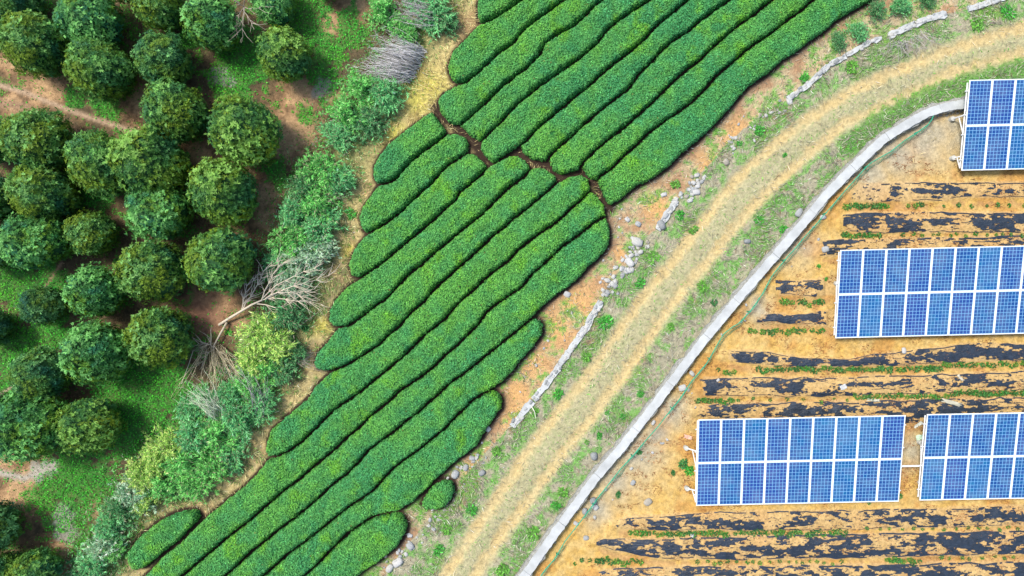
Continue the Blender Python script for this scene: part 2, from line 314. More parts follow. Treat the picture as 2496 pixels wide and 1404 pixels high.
# beds under black film: (u, v_top, v_bottom) profiles, measured on the field
FILMS = [
 ([(2070, 450, 489), (2150, 447, 490), (2300, 446, 488), (2330, 447, 480), (2640, 445, 478)], 0.505, 'torn black mulch film on the bed below the northmost solar array'),
 ([(2052, 526, 560), (2100, 518, 566), (2250, 518, 566), (2400, 520, 566), (2640, 518, 564)], 0.52, 'wide torn black mulch film on the second bed below the northmost array'),
 ([(1996, 590, 622), (2060, 584, 622), (2200, 582, 640), (2640, 572, 630)], 0.47, 'black mulch film strip running under the middle solar array along its upper edge'),
 ([(1888, 684, 716), (1930, 686, 718), (1985, 682, 722), (2004, 678, 716)], 0.55, 'short torn black mulch film left of the middle solar array'),
 ([(1842, 768, 782), (1900, 766, 786), (1960, 768, 790), (2012, 758, 794)], 0.59, 'narrow black mulch film left of the lower corner of the middle solar array'),
 ([(1766, 856, 872), (1800, 853, 880), (1870, 858, 888), (1950, 872, 893), (2060, 876, 893), (2130, 864, 890), (2200, 856, 890), (2300, 846, 884), (2360, 836, 880), (2420, 838, 878), (2640, 838, 880)], 0.57, 'black mulch film with a drooping loose upper edge below the middle solar array'),
 ([(1704, 922, 960), (1760, 920, 962), (1900, 922, 966), (2100, 918, 962), (2300, 912, 956), (2640, 900, 946)], 0.515, 'patchy black mulch film on the second bed below the middle solar array'),
 ([(1690, 992, 1012), (1740, 984, 1018), (1900, 982, 1030), (2200, 976, 1030), (2640, 964, 1014)], 0.55, 'black mulch film disappearing under the upper edge of the lower solar arrays'),
 ([(1498, 1268, 1284), (1540, 1258, 1286), (1640, 1254, 1290), (1800, 1246, 1290), (2000, 1244, 1290), (2250, 1240, 1284), (2450, 1232, 1278), (2640, 1230, 1274)], 0.52, 'long black mulch film on the first bed below the lower solar arrays'),
 ([(1446, 1312, 1322), (1500, 1312, 1340), (1600, 1312, 1358), (1800, 1306, 1362), (2100, 1300, 1358), (2400, 1294, 1350), (2640, 1290, 1346)], 0.56, 'wide ragged black mulch film on the second bed below the lower arrays'),
 ([(1452, 1392, 1420), (1500, 1384, 1432), (1800, 1378, 1436), (2200, 1374, 1430), (2640, 1366, 1424)], 0.56, 'black mulch film on the bed cut by the bottom edge of the picture'),
]

def film_prof(spec, u):
    a = np.array(spec, float); return np.interp(u, a[:, 0], a[:, 1]), np.interp(u, a[:, 0], a[:, 2])

def ground_z(x, y):
    x = np.asarray(x, float); y = np.asarray(y, float)
    dw, sw = seg_dist(x, y, WALLW)
    fld = np.where(sw < 0, 1.0, 0.0)                       # the field lies on the left hand of the line travelled from east to south-west
    z = 0.07 * (fbm(x * 0.45, y * 0.45, 3, 3) - 0.5)
    z = z + 0.035 * (fbm(x * 2.2, y * 2.2, 5, 2) - 0.5)
    zz = z + ZF * fld * sstep(0.0, 0.35, dw) - 0.06 * (1 - fld) * np.exp(-(dw / 0.7) ** 2)
    da, _ = seg_dist(x, y, TRKA); db, _ = seg_dist(x, y, TRKB)
    zz = zz - 0.05 * np.exp(-(np.minimum(da, db) / 0.25) ** 2)
    if fld.any():
        ks = (HCAM - ZF) / HCAM / S
        u = x / ks + 1248; v = 702 - y / ks
        bed = np.zeros_like(x)
        for spec, _, _ in FILMS:
            t, b = film_prof(spec, u); c = (t + b) / 2; w = (b - t) / 2 + 7
            on = (u > spec[0][0] - 10) & (u < spec[-1][0] + 6)
            bed = np.maximum(bed, np.where(on, np.clip(1 - ((v - c) / w) ** 2, 0, 1) ** 0.7, 0))
        zz = zz + fld * 0.10 * bed
    bd, _ = seg_dist(x, y, BAMW)
    zz = zz + 0.12 * np.exp(-(bd / 1.2) ** 2)
    return zz

def gz(x, y): return float(ground_z(np.array([x]), np.array([y]))[0])

def blobs(u, v, L, warp=26, seed=90):
    uu = u + (fbm(u / 45, v / 45, seed, 3) - 0.5) * 2 * warp; vv = v + (fbm(u / 45, v / 45, seed + 7, 3) - 0.5) * 2 * warp
    r = np.zeros_like(u)
    for (a, b, w) in L: r = np.maximum(r, np.exp(-((uu - a) ** 2 + (vv - b) ** 2) / (w * w) * 0.9))
    return r

GREEN_O = [(620, 150, 75), (570, 190, 60), (760, 60, 70), (800, 110, 50), (720, 20, 60), (860, 70, 40), (680, 430, 40), (30, 690, 60), (110, 690, 60), (40, 850, 75), (130, 800, 50), (330, 960, 110), (390, 900, 60), (430, 960, 60),
           (300, 1060, 70), (370, 1040, 60), (190, 1180, 80), (110, 1200, 60), (170, 1270, 60), (250, 1190, 60), (210, 1090, 50), (800, 230, 45), (740, 270, 35), (30, 970, 55), (230, 480, 40), (450, 100, 35), (180, 240, 40), (260, 250, 30),
           (860, 30, 30), (770, 180, 45), (560, 120, 40), (700, 730, 30), (730, 780, 35), (750, 640, 35), (850, 520, 30), (860, 560, 25), (780, 690, 30), (240, 1290, 40), (190, 1330, 50)]
SOIL_O = [(740, 330, 60), (735, 230, 60), (700, 310, 50), (650, 480, 50), (650, 540, 45), (870, 10, 45), (800, 60, 40), (820, 240, 35), (350, 250, 60), (110, 215, 60), (20, 150, 35), (515, 760, 60), (40, 1210, 55), (70, 1170, 35), (160, 1350, 45), (290, 1300, 35),
          (240, 1235, 40), (620, 840, 25), (480, 370, 45), (10, 1120, 35), (340, 1240, 30), (590, 790, 30), (690, 350, 50), (30, 250, 35)]

def zones(x, y):
    """albedo and vegetation densities of the ground, by place"""
    dw, sw = seg_dist(x, y, WALLW); fld = sw < 0
    u = x * S + 1248; v = 702 - y * S
    ks = (HCAM - ZF) / HCAM / S; uf = x / ks + 1248; vf = 702 - y / ks
    n1 = fbm(u / 60, v / 60, 21, 4); n2 = fbm(u / 18, v / 18, 33, 4); n3 = fbm(u / 7, v / 7, 41, 3); n4 = fbm(u / 160, v / 160, 55, 3)
    db, sb = seg_dist(x, y, BAMW)                           # orchard is on one side of the bamboo strip
    orchard = sb > 0
    dk, sk = seg_dist(x, y, KERBW)
    da, _ = seg_dist(x, y, TRKA); dbb, _ = seg_dist(x, y, TRKB)
    tea = np.full(x.shape, -9.0)
    for poly in HPOLY:
        mn = poly.min(0) - 1; mx = poly.max(0) + 1
        s = (x > mn[0]) & (x < mx[0]) & (y > mn[1]) & (y < mx[1])
        if s.any():
            d, _ = seg_dist(x[s], y[s], poly, True); i = inside(x[s], y[s], poly)
            tea[s] = np.maximum(tea[s], np.where(i, d, -d))
    C = lambda r, g, b: np.array([r, g, b])
    def mix(a, b, t): return a + (b - a) * t[..., None]
    one = np.ones(x.shape + (3,))
    # --- orchard
    g = blobs(u, v, GREEN_O); so = blobs(u, v, SOIL_O, 18, 120)
    col = mix(one * C(0.085, 0.065, 0.035), one * C(0.26, 0.155, 0.08), np.clip(0.25 + (n2 - 0.5) * 2.2 + so * 1.3, 0, 1))
    red = np.exp(-((u - 500) ** 2 + (v - 770) ** 2) / 55 ** 2)
    col = mix(col, one * C(0.21, 0.10, 0.07), red * 0.7)
    col = mix(col, one * C(0.42, 0.27, 0.14), sstep(0.5, 0.9, so + (n2 - 0.5) * 0.5) * (1 - red))
    gg = sstep(0.34, 0.52, g + (n2 - 0.5) * 0.9 + (n3 - 0.5) * 0.7 - so * 0.35)
    wild = sstep(0.52, 0.66, n2 + (n4 - 0.5) * 0.3) * 0.6
    gmask = np.where(orchard, np.maximum(gg, wild * (so < 0.5)), 0)
    col = mix(col, one * C(0.03, 0.19, 0.025), gmask * 0.75 * (0.55 + 0.9 * n3).clip(0, 1))
    col = np.where(orchard[..., None], col * (0.65 + 0.7 * n3)[..., None], col)
    gs = blobs(u, v, [(530, 185, 28), (790, 215, 28), (170, 1300, 30), (150, 1260, 30), (120, 1140, 22), (90, 1150, 22), (560, 200, 20)], 15, 140)
    col = mix(col, one * C(0.30, 0.30, 0.25), sstep(0.3, 0.7, gs + (n3 - 0.5) * 0.8) * 0.8)
    for line, w, cc in (([(-60, 190), (60, 225), (150, 262), (230, 290), (330, 322), (420, 345)], 0.11, (0.42, 0.30, 0.2)), ([(-60, 240), (60, 262), (150, 300), (190, 330)], 0.22, (0.28, 0.18, 0.11)),
                        ([(-60, 1140), (0, 1152), (60, 1166), (130, 1132)], 0.16, (0.36, 0.33, 0.27)), ([(-20, 975), (25, 945), (55, 910)], 0.06, (0.4, 0.33, 0.22)), ([(70, 760), (110, 700), (150, 640)], 0.07, (0.3, 0.2, 0.12))):
        d, _ = seg_dist(x, y, PA(line)); k = np.exp(-((d + (n3 - 0.5) * 0.08) / w) ** 2); k = np.where(orchard, k, 0)
        col = mix(col, one * np.array(cc), k); gmask = gmask * (1 - k)
    # --- bamboo strip and straw bank
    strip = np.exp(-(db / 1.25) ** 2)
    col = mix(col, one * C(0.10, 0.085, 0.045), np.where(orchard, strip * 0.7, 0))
    bank = ~orchard & (sk > 0) if False else ~orchard
    straw = mix(one * C(0.42, 0.33, 0.15), one * C(0.58, 0.48, 0.22), np.clip(n2 * 1.6 - 0.3, 0, 1))
    straw = mix(straw, one * C(0.27, 0.16, 0.085), sstep(0.46, 0.60, n1 * .6 + n2 * .4) * 0.75)
    straw = mix(straw, one * C(0.25, 0.21, 0.13), (sstep(.42, .6, n3 * .5 + n2 * .5) * .6 * (y < 3)))
    straw = straw * (0.7 + 0.6 * n3)[..., None]
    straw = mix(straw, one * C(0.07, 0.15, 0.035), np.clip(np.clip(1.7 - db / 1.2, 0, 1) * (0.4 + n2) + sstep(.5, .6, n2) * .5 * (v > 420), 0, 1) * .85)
    straw = mix(straw, one * C(0.5, 0.45, 0.08), blobs(u, v, [(1050, 210, 45), (1020, 250, 40), (785, 790, 22), (850, 610, 20), (960, 330, 30)], 12, 160) * 0.8)
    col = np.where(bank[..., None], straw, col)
    # --- verge east of the tea: soil near the hedges, grass near the road
    ddk = dk * np.where(sk > 0, 1, -1)                      # + on the tea side
    east = bank & ~fld & (tea < 0) & (seg_dist(x, y, PA([(2300, -300), (1960, 40), (1700, 260), (1470, 470), (1340, 700), (1200, 900), (1050, 1130), (900, 1290), (780, 1400), (600, 1560)]))[1] < 0)
    vs_ = mix(one * C(0.36, 0.22, 0.12), one * C(0.45, 0.37, 0.22), sstep(0.36, 0.54, n1 * .6 + n2 * .4))
    vs_ = vs_ * (0.78 + 0.44 * n3)[..., None]
    vs_ = mix(vs_, one * C(0.56, 0.33, 0.13), blobs(u, v, [(1600, 500, 30), (1400, 730, 60), (1350, 800, 50), (1300, 890, 45), (1260, 960, 40), (1250, 1010, 40), (1510, 615, 22), (1170, 1130, 40), (1210, 1190, 30), (1730, 400, 30), (1800, 330, 40), (1760, 450, 40)], 16, 170))
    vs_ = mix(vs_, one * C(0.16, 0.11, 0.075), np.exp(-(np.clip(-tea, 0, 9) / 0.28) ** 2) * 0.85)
    gv = sstep(0.45, 0.60, n2 * 0.7 + n3 * 0.3 + (n1 - 0.5) * 0.5 + np.where(ddk > 0, -0.06, 0.05))
    roadside = (ddk < 0) & (sk < 0)
    vg = mix(one * C(0.27, 0.25, 0.17), one * C(0.40, 0.37, 0.25), n3)
    vg = mix(vg, one * C(0.30, 0.20, 0.12), sstep(0.6, 0.72, n1))
    ve = np.where(roadside[..., None], vg, vs_)
    ve = mix(ve, one * C(0.10, 0.33, 0.04), gv * 0.7)
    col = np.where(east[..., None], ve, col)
    # --- the dirt road
    along = n3 * 0.0
    mid = (da + dbb)
    roadw = sstep(2.3, 1.5, mid) * east
    rc = mix(one * C(0.33, 0.31, 0.17), one * C(0.43, 0.39, 0.23), np.clip(n2 * 1.6 - .3, 0, 1))
    rc = mix(rc, one * C(0.22, 0.27, 0.10), sstep(0.5, 0.62, n3 * 0.5 + n2 * 0.5) * 0.4)
    tr = np.exp(-(np.maximum(np.minimum(da, dbb) + (n2 - 0.5) * 0.30 + (n3 - 0.5) * 0.22, 0) / 0.25) ** 3)
    rc = mix(rc, mix(one * C(0.50, 0.37, 0.155), one * C(0.50, 0.41, 0.22), n2), np.clip(tr * (0.7 + 0.6 * n1), 0, 1))
    col = mix(col, rc, roadw)
    nb = seg_dist(x, y, PA([(2640, 150), (2496, 175), (2380, 200), (2260, 240), (2160, 290), (2080, 350)]))[0]; nbk = sstep(0.75, 0.35, nb + (n2 - 0.5) * 0.8) * east
    col = mix(col, one * C(0.10, 0.24, 0.05), nbk * 0.8)
    # --- humus under the tea
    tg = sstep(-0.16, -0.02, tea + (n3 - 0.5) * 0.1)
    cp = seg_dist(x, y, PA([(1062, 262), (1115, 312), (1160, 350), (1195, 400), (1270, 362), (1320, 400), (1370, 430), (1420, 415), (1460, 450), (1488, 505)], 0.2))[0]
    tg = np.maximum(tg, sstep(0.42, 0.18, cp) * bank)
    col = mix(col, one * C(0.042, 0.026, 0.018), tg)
    # --- the solar field
    fc = mix(one * C(0.50, 0.31, 0.08), one * C(0.53, 0.37, 0.14), np.clip(n2 * 1.8 - 0.4, 0, 1))
    fc = mix(fc, one * C(0.44, 0.22, 0.055), sstep(0.52, 0.68, n1) * 0.7)
    grey = blobs(uf, vf, [(2260, 330, 75), (2190, 380, 60), (2120, 420, 50), (2320, 310, 40), (1930, 600, 50), (1560, 1100, 60), (1500, 1170, 60), (1640, 1000, 45), (1600, 1060, 40), (2222, 1100, 40), (1850, 760, 30), (1450, 1240, 40), (2340, 350, 40)], 20, 180)
    fc = mix(fc, one * C(0.36, 0.34, 0.26), grey * 0.85)
    fc = fc * (0.80 + 0.4 * n3)[..., None]
    bed = np.zeros_like(x); fur = np.zeros_like(x)
    for spec, _, _ in FILMS:
        t, b = film_prof(spec, uf); on = (uf > spec[0][0] + 10)
        fur = np.maximum(fur, np.where(on, np.exp(-((vf - b - 15) / 9) ** 2), 0))
        bed = np.maximum(bed, np.where(on & (vf > t - 3) & (vf < b + 3), 1.0, 0))
    fc = mix(fc, one * C(0.40, 0.22, 0.09), fur * 0.65 * (n2 > 0.42))
    fc = mix(fc, one * C(0.50, 0.34, 0.16), bed * 0.6)
    col = np.where(fld[..., None], fc, col)
    far = np.maximum(np.abs(x) - 24, np.abs(y) - 14.5)
    out = {'col': col, 'cover': gmask * orchard * (tea < 0), 'east': east, 'gv': gv * east * (roadw < 0.4), 'roadw': roadw, 'bank': bank & ~east & (tea < -0.02) & ~fld,
           'strip': strip, 'tea': tea, 'fld': fld, 'n2': n2, 'n1': n1, 'db': db, 'dk': dk, 'dw': dw, 'cover_raw': gg, 'roadside': roadside, 'tr': tr, 'orchard': orchard, 'nbk': nbk}
    return out

# ---------------------------------------------------------------- ground sheet
def build_ground():
    xi = np.arange(-25.5, 25.51, 0.075); yi = np.arange(-15.0, 15.01, 0.075)
    xs = np.concatenate([[-600, -300, -120, -60, -38, -29], xi, [29, 38, 60, 120, 300, 600]])
    ys = np.concatenate([[-600, -300, -120, -50, -25, -18], yi, [18, 25, 50, 120, 300, 600]])
    X, Y = np.meshgrid(xs, ys); x = X.ravel(); y = Y.ravel()
    z = ground_z(x, y); Z = zones(x, y)
    nx = len(xs); ny = len(ys); idx = np.arange(nx * ny).reshape(ny, nx)
    f = np.stack([idx[:-1, :-1], idx[:-1, 1:], idx[1:, 1:], idx[1:, :-1]], -1).reshape(-1, 4)
    me = fast_mesh('ground', np.stack([x, y, z], 1), f, Z['col'], True)
    tag(link('ground', me, M['ground']), kind='structure')
build_ground()

# ---------------------------------------------------------------- concrete coped wall
def offset_line(pts, off):
    pts = np.asarray(pts); t = np.gradient(pts, axis=0); t = unit(t); n = np.stack([t[:, 1], -t[:, 0]], 1)
    return pts + n * off
def resample(pts, step):
    pts = np.asarray(pts, float); d = np.r_[0, np.cumsum(np.hypot(*np.diff(pts, axis=0).T))]
    s = np.arange(0, d[-1], step); return np.stack([np.interp(s, d, pts[:, 0]), np.interp(s, d, pts[:, 1])], 1)

def sweep(mb, line, w0, w1, z0, z1, jit=0.0, seed=0, zj=0.0, ends=True):
    """a rectangular section swept on a line: offsets w0..w1 (to the right hand), heights z0..z1"""
    rs = np.random.default_rng(seed); n = len(line)
    a = offset_line(line, 1.0) - line
    v = []; f = []
    for i in range(n):
        p = line[i]; d = a[i]; j0 = rs.normal() * jit; j1 = rs.normal() * jit; zz = rs.normal() * zj
        q0 = p + d * (w0 + j0); q1 = p + d * (w1 + j1)
        v += [(q0[0], q0[1], z0), (q1[0], q1[1], z0), (q1[0], q1[1], z1 + zz), (q0[0], q0[1], z1 + zz)]
    for i in range(n - 1):
        for k in range(4):
            k2 = (k + 1) % 4; f.append((4 * i + k, 4 * i + k2, 4 * i + 4 + k2, 4 * i + 4 + k))
    f.append((0, 3, 2, 1)); m = 4 * (n - 1); f.append((m, m + 1, m + 2, m + 3))
    mb.add(v, f)

def build_wall():
    root = empty('retaining_wall', (0, 0, 0))
    tag(root, 'long low retaining wall with pale concrete coping curving between the dirt road and solar field', 'wall')
    line = resample(PA(WALL[1:-1], 0.2), 0.12)
    mb = MB(); sweep(mb, line[::2], -0.23, 0.29, -0.7, 0.135, 0.035, 3, 0.012); mb.build('rubble_core', M['rubble'], root)
    step = 22; k = 0; i = 0; rs = random.Random(4)
    while i < len(line) - 3:
        n = rs.choice([17, 21, 22, 27]); j = min(i + n, len(line) - 1)
        seg = line[i:j + 1].copy()
        t0 = unit((seg[1] - seg[0])[None])[0]; t1 = unit((seg[-1] - seg[-2])[None])[0]
        seg[0] = seg[0] + t0 * 0.006; seg[-1] = seg[-1] - t1 * 0.006
        s = MB(); sweep(s, seg, -0.19, 0.19, 0.13, 0.215 + rs.uniform(-0.012, 0.012), 0.011, k, 0.002); s.build('coping_slab', M['concrete'], root)
        i = j; k += 1
    # mortar lip and rubble showing along the road side
    mb = MB(); rr = random.Random(9)
    off = offset_line(line, -0.27)
    for p in off[::2]:
        for q in range(2):
            cx = p[0] + rr.uniform(-.06, .06); cy = p[1] + rr.uniform(-.06, .06); r = rr.uniform(0.03, 0.08); z = gz(cx, cy)
            vv = [(cx + r * math.cos(a) * rr.uniform(.7, 1.2), cy + r * math.sin(a) * rr.uniform(.7, 1.2), z - 0.03) for a in np.arange(0, 6.28, 1.05)]
            top = [(x0 * .5 + cx * .5, y0 * .5 + cy * .5, z + r * 0.8) for x0, y0, _ in vv]; m = len(vv)
            mb.add(vv + top, [(a, (a + 1) % m, m + (a + 1) % m, m + a) for a in range(m)] + [tuple(range(m, 2 * m))])
    o = mb.build('rubble_edge', M['rubble'], root); o['kind'] = 'stuff'
build_wall()

# green net strung along the field side of the wall
def build_net():
    root = empty('net_fence', (0, 0, 0)); tag(root, 'sagging green net fence on short stakes along the field side of the wall', 'net fence')
    base = resample(PA([(2272, 280), (2262, 300), (2205, 340), (2170, 370), (2120, 400), (2060, 462), (2000, 530), (1935, 612), (1880, 672), (1845, 728), (1800, 790), (1765, 815), (1720, 880), (1660, 960), (1600, 1040), (1560, 1085), (1500, 1160), (1450, 1220), (1405, 1282), (1360, 1345), (1330, 1380), (1290, 1440), (1200, 1560)], 0.1), 0.25)
    n = len(base); rs = np.random.default_rng(5)
    wob = np.interp(np.arange(n), np.arange(0, n + 8, 4), rs.normal(0, 0.045, len(np.arange(0, n + 8, 4))))
    top = base + (offset_line(base, 1.0) - base) * (wob[:, None])
    ht = 0.12 + 0.16 * np.interp(np.arange(n), np.arange(0, n + 10, 6), rs.random(len(np.arange(0, n + 10, 6))))
    T = [(p[0], p[1], ht[i]) for i, p in enumerate(top)]
    mb = MB(); mb.tube(T, 0.020, sides=5); mb.build('rope', M['net'], root)
    low = offset_line(base, -0.20) + rs.normal(0, 0.03, base.shape)
    B = [(p[0], p[1], gz(p[0], p[1]) + 0.03) for p in low]
    mb = MB()
    def lerp(a, b, t): return tuple(a[k] * (1 - t) + b[k] * t for k in range(3))
    for i in range(n - 1):
        if fbm(np.array([i * 0.13]), np.array([0.5]), 77, 2)[0] < 0.47: continue
        for q in range(3):
            t = q / 3; a = lerp(T[i], T[i + 1], t); b = lerp(B[i], B[i + 1], min(1, t + .33)); mb.tube([a, b], 0.0045, sides=3)
            a = lerp(T[i], T[i + 1], min(1, t + .33)); b = lerp(B[i], B[i + 1], t); mb.tube([a, b], 0.0045, sides=3)
        for t in (0.33, 0.66, 1.0): mb.tube([lerp(T[i], B[i], t), lerp(T[i + 1], B[i + 1], t)], 0.005, sides=3)
    mb.build('net', M['net'], root)['kind'] = 'stuff'
    for i in range(4, n, 11):
        s = MB(); p = top[i]; s.tube([(p[0] + 0.02, p[1], gz(p[0], p[1]) - 0.1), (p[0], p[1], ht[i] + 0.08)], 0.025, sides=6); s.build('stake', M['net'], root)
build_net()

# ---------------------------------------------------------------- stones
def ico(sub=2):
    import bmesh
    bm = bmesh.new(); bmesh.ops.create_icosphere(bm, subdivisions=sub, radius=1)
    v = np.array([p.co[:] for p in bm.verts]); f = np.array([[q.index for q in t.verts] for t in bm.faces]); bm.free(); return v, f
ICO2 = ico(2); ICO3 = ico(3)
def noise3(v, s, seed):
    return (fbm(v[:, 0] * s + 3.1, v[:, 1] * s + v[:, 2] * s * 0.7, seed, 2) + fbm(v[:, 1] * s - 2.2, v[:, 2] * s + v[:, 0] * s * 0.6, seed + 5, 2)) / 2 - 0.5
STONE = []
for i, (c, flat, boxy) in enumerate([((.52, .54, .54), .6, .5), ((.44, .46, .46), .5, .3), ((.62, .62, .58), .55, .6), ((.50, .46, .38), .5, .4), ((.36, .38, .38), .65, .5), ((.66, .66, .64), .5, .7)]):
    v, f = ICO2; q = v / (np.abs(v).max(1, keepdims=True) ** boxy)
    q = q * (1 + 0.55 * noise3(v, 1.6, 200 + i)[:, None]); q = np.round(q / 0.22) * 0.22 * 0.35 + q * 0.65; q = q * np.array([1, 0.78, flat])
    cc = np.tile(np.array(c) * 0.7, (len(q), 1)) * (1 + 0.25 * noise3(v, 3, 300 + i)[:, None])
    STONE.append(fast_mesh('stone', q, f, cc))
    STONE[-1].materials.append(M['stone'])

def put_stone(u, v, r, k=None, parent=None, name='rock', z=None):
    x, y = P(u, v, 0.05); zz = gz(x, y) if z is None else z
    o = link(name, STONE[random.randrange(6) if k is None else k], None, parent, (x, y, zz + r * 0.18))
    o.rotation_euler = (random.uniform(-.2, .2), random.uniform(-.2, .2), random.uniform(0, 6.28)); o.scale = (r, r * random.uniform(.8, 1.1), r * random.uniform(.8, 1.1)); return o

def kerb(line, label, w=0.30, seed=0, broken=0.0):
    w = w * 0.82
    root = empty('stone_kerb', (*P(*line[0]), 0)); tag(root, label, 'kerb', 'low stone kerb along the tea verge')
    rs = random.Random(seed); pts = resample(PA(line), 0.08); bx, by = root.location.x, root.location.y
    if len(pts) > 4 and broken < 0.5:
        mb = MB(); l2 = pts[::2] - np.array([[bx, by]]); z = np.mean([gz(*p) for p in pts[::6]])
        sweep(mb, l2, -w * 0.46, w * 0.46, z - 0.2, z + 0.09, 0.03, seed, 0.012); mb.build('mortar_bed', M['concrete'], root)
    a = offset_line(pts, 1.0) - pts; i = 1
    while i < len(pts) - 1:
        rows = 2 if rs.random() < 0.75 else 1
        for q in range(rows):
            if rs.random() < broken * 0.6: continue
            off = (q - (rows - 1) / 2) * w * 0.5 + rs.uniform(-.03, .03) * (1 + 4 * broken); p = pts[i] + a[i] * off; r = w * (0.27 if rows == 2 else 0.42) * rs.uniform(.75, 1.2)
            zz = gz(*p); o = link('stone', STONE[rs.choice([0, 0, 1, 2, 2, 4, 5, 5])], None, root, (p[0] - bx, p[1] - by, zz + 0.07))
            ang = math.atan2(a[i][0], -a[i][1]) + rs.uniform(-.4, .4); o.rotation_euler = (rs.uniform(-.15, .15), rs.uniform(-.15, .15), ang); o.scale = (r * 1.25, r, r * 0.9)
        i += rs.choice([2, 3, 3])
kerb([(2640, -75), (2432, 0), (2397, 12), (2355, 24)], 'pale stone kerb piece running off the top edge at right', 0.32, 1)
kerb([(2305, 35), (2262, 46), (2234, 57), (2200, 72), (2164, 88)], 'straight grey stone kerb piece beside the brambles below the top edge', 0.34, 2)
kerb([(2147, 92), (2115, 106), (2085, 123), (2059, 136)], 'crumbled grey stone kerb piece hidden partly by green scrub', 0.26, 3, 0.4)
kerb([(2059, 138), (2015, 162), (1996, 182), (1975, 202), (1945, 224), (1912, 248)], 'curved pale stone kerb piece ending at a white boulder', 0.32, 4)
kerb([(1646, 494), (1624, 524), (1602, 560)], 'short stone kerb piece between two rubble heaps', 0.34, 5)
kerb([(1466, 736), (1448, 762), (1431, 793), (1410, 823), (1388, 853), (1366, 885), (1345, 917), (1322, 948), (1298, 977)], 'longest pale stone kerb piece beside the orange bare soil', 0.36, 6)
kerb([(1298, 977), (1275, 1003), (1247, 1040)], 'ragged lower end of the kerb made of loose white blocks', 0.38, 7, 0.35)

BIG = [(1949, 518, 13, 1, 'grey boulder resting in grass beside the concrete coping'), (1822, 588, 9, 4, 'dark grey boulder in the grass between road and wall'), (1382, 717, 9, 5, 'white boulder on bare soil touching the hedge side'),
       (1554, 590, 14, 2, 'large pale flat boulder at the head of the rubble heap'), (1535, 640, 13, 5, 'angular white boulder in the middle of the rubble'), (1612, 548, 13, 4, 'brownish boulder closing the short kerb piece'),
       (1618, 474, 8, 5, 'small white boulder on the orange soil by the kerb'), (1645, 492, 9, 5, 'white block at the top of the short kerb piece'), (1925, 246, 9, 5, 'white boulder at the lower end of the curved kerb'),
       (1530, 535, 7, 5, 'small pale boulder just right of the cross path'), (1556, 546, 8, 0, 'pale boulder among weeds right of the last hedges'), (1110, 1156, 11, 0, 'round grey boulder above the small lone tea bush'),
       (1135, 1140, 9, 1, 'grey boulder leaning on the hedge corner'), (1151, 1117, 8, 0, 'upper of two pale boulders beside the broad hedge'), (1190, 1047, 7, 5, 'white boulder under the hedge shoulder'),
       (1595, 1033, 7, 5, 'white boulder lying against the net fence'), (1667, 947, 10, 5, 'pale boulder just outside the net fence'), (1690, 912, 8, 2, 'cream boulder near the left end of the patchy film'),
       (1448, 1226, 10, 4, 'dark boulder at the foot of the wall with a pale one below'), (1452, 1240, 9, 5, 'pale boulder below the dark one at the wall foot'), (1426, 1250, 9, 1, 'grey boulder wedged against the net'),
       (1405, 1280, 7, 5, 'white boulder below the wall foot rocks'), (1430, 1316, 8, 1, 'grey boulder at the left tip of the wide ragged film'), (1448, 1112, 10, 4, 'grey boulder in the dry grass above the wall'),
       (1582, 1228, 11, 3, 'cream flat boulder lying alone on orange soil'), (1545, 1180, 8, 1, 'grey boulder half sunk in pale soil near the dark weed'), (970, 1370, 14, 5, 'biggest white block of the lower rubble'),
       (950, 1385, 11, 2, 'white block beside the lowest hedge'), (1000, 1330, 10, 0, 'pale block above the lower rubble heap'), (1175, 1153, 9, 4, 'grey boulder on the orange patch'), (2015, 607, 9, 0, 'pale boulder by the film scraps left of the array'),
       (2012, 528, 8, 5, 'white boulder touching the net beside the wide film'), (2209, 855, 8, 5, 'white stone holding down the film loop'), (1690, 1310, 6, 5, 'small white stone on the film bed'), (1770, 395, 9, 3, 'tan boulder on the upper stony verge'), (1697, 468, 10, 5, 'white boulder in the upper rubble heap')]
for (u, v, r, k, lab) in BIG:
    tag(put_stone(u, v, r / S * 1.0, k), lab, 'boulder')
rs = random.Random(77)
def scatter_rocks(line, n, spread, rmin, rmax, lab, grp):
    pts = resample(line, 4)
    for i in range(n):
        p = pts[rs.randrange(len(pts))]
        o = put_stone(p[0] + rs.gauss(0, spread), p[1] + rs.gauss(0, spread), rs.uniform(rmin, rmax) / S, rs.choice([0, 1, 2, 2, 3, 5, 5])); tag(o, lab, 'rock', grp)
scatter_rocks([(1700, 425), (1690, 460), (1660, 485)], 34, 9, 3, 7, 'small pale rubble stone in the upper heap beside the kerb', 'upper rubble stones')
scatter_rocks([(1555, 590), (1540, 640), (1500, 670), (1475, 725)], 60, 10, 3, 8, 'small pale rubble stone in the middle heap between the two kerb pieces', 'middle rubble stones')
scatter_rocks([(1900, 262), (1820, 320), (1760, 370)], 34, 13, 2, 5.5, 'small stone scattered on the upper stony verge', 'upper verge stones')
scatter_rocks([(1165, 1110), (1120, 1160), (1080, 1230), (1040, 1290), (990, 1340), (950, 1380)], 55, 16, 2, 6, 'small pale stone in the lower verge rubble', 'lower rubble stones')
scatter_rocks([(1400, 1300), (1450, 1240), (1500, 1190), (1600, 1100), (1760, 830), (1880, 690), (2020, 540)], 26, 14, 2, 5, 'small stone on pale soil beside the net fence', 'stones beside the net fence')
scatter_rocks([(1520, 530), (1470, 640), (1390, 760), (1240, 970)], 18, 14, 2, 4.5, 'small stone on the bare soil beside the tea hedges', 'stones beside the hedges')

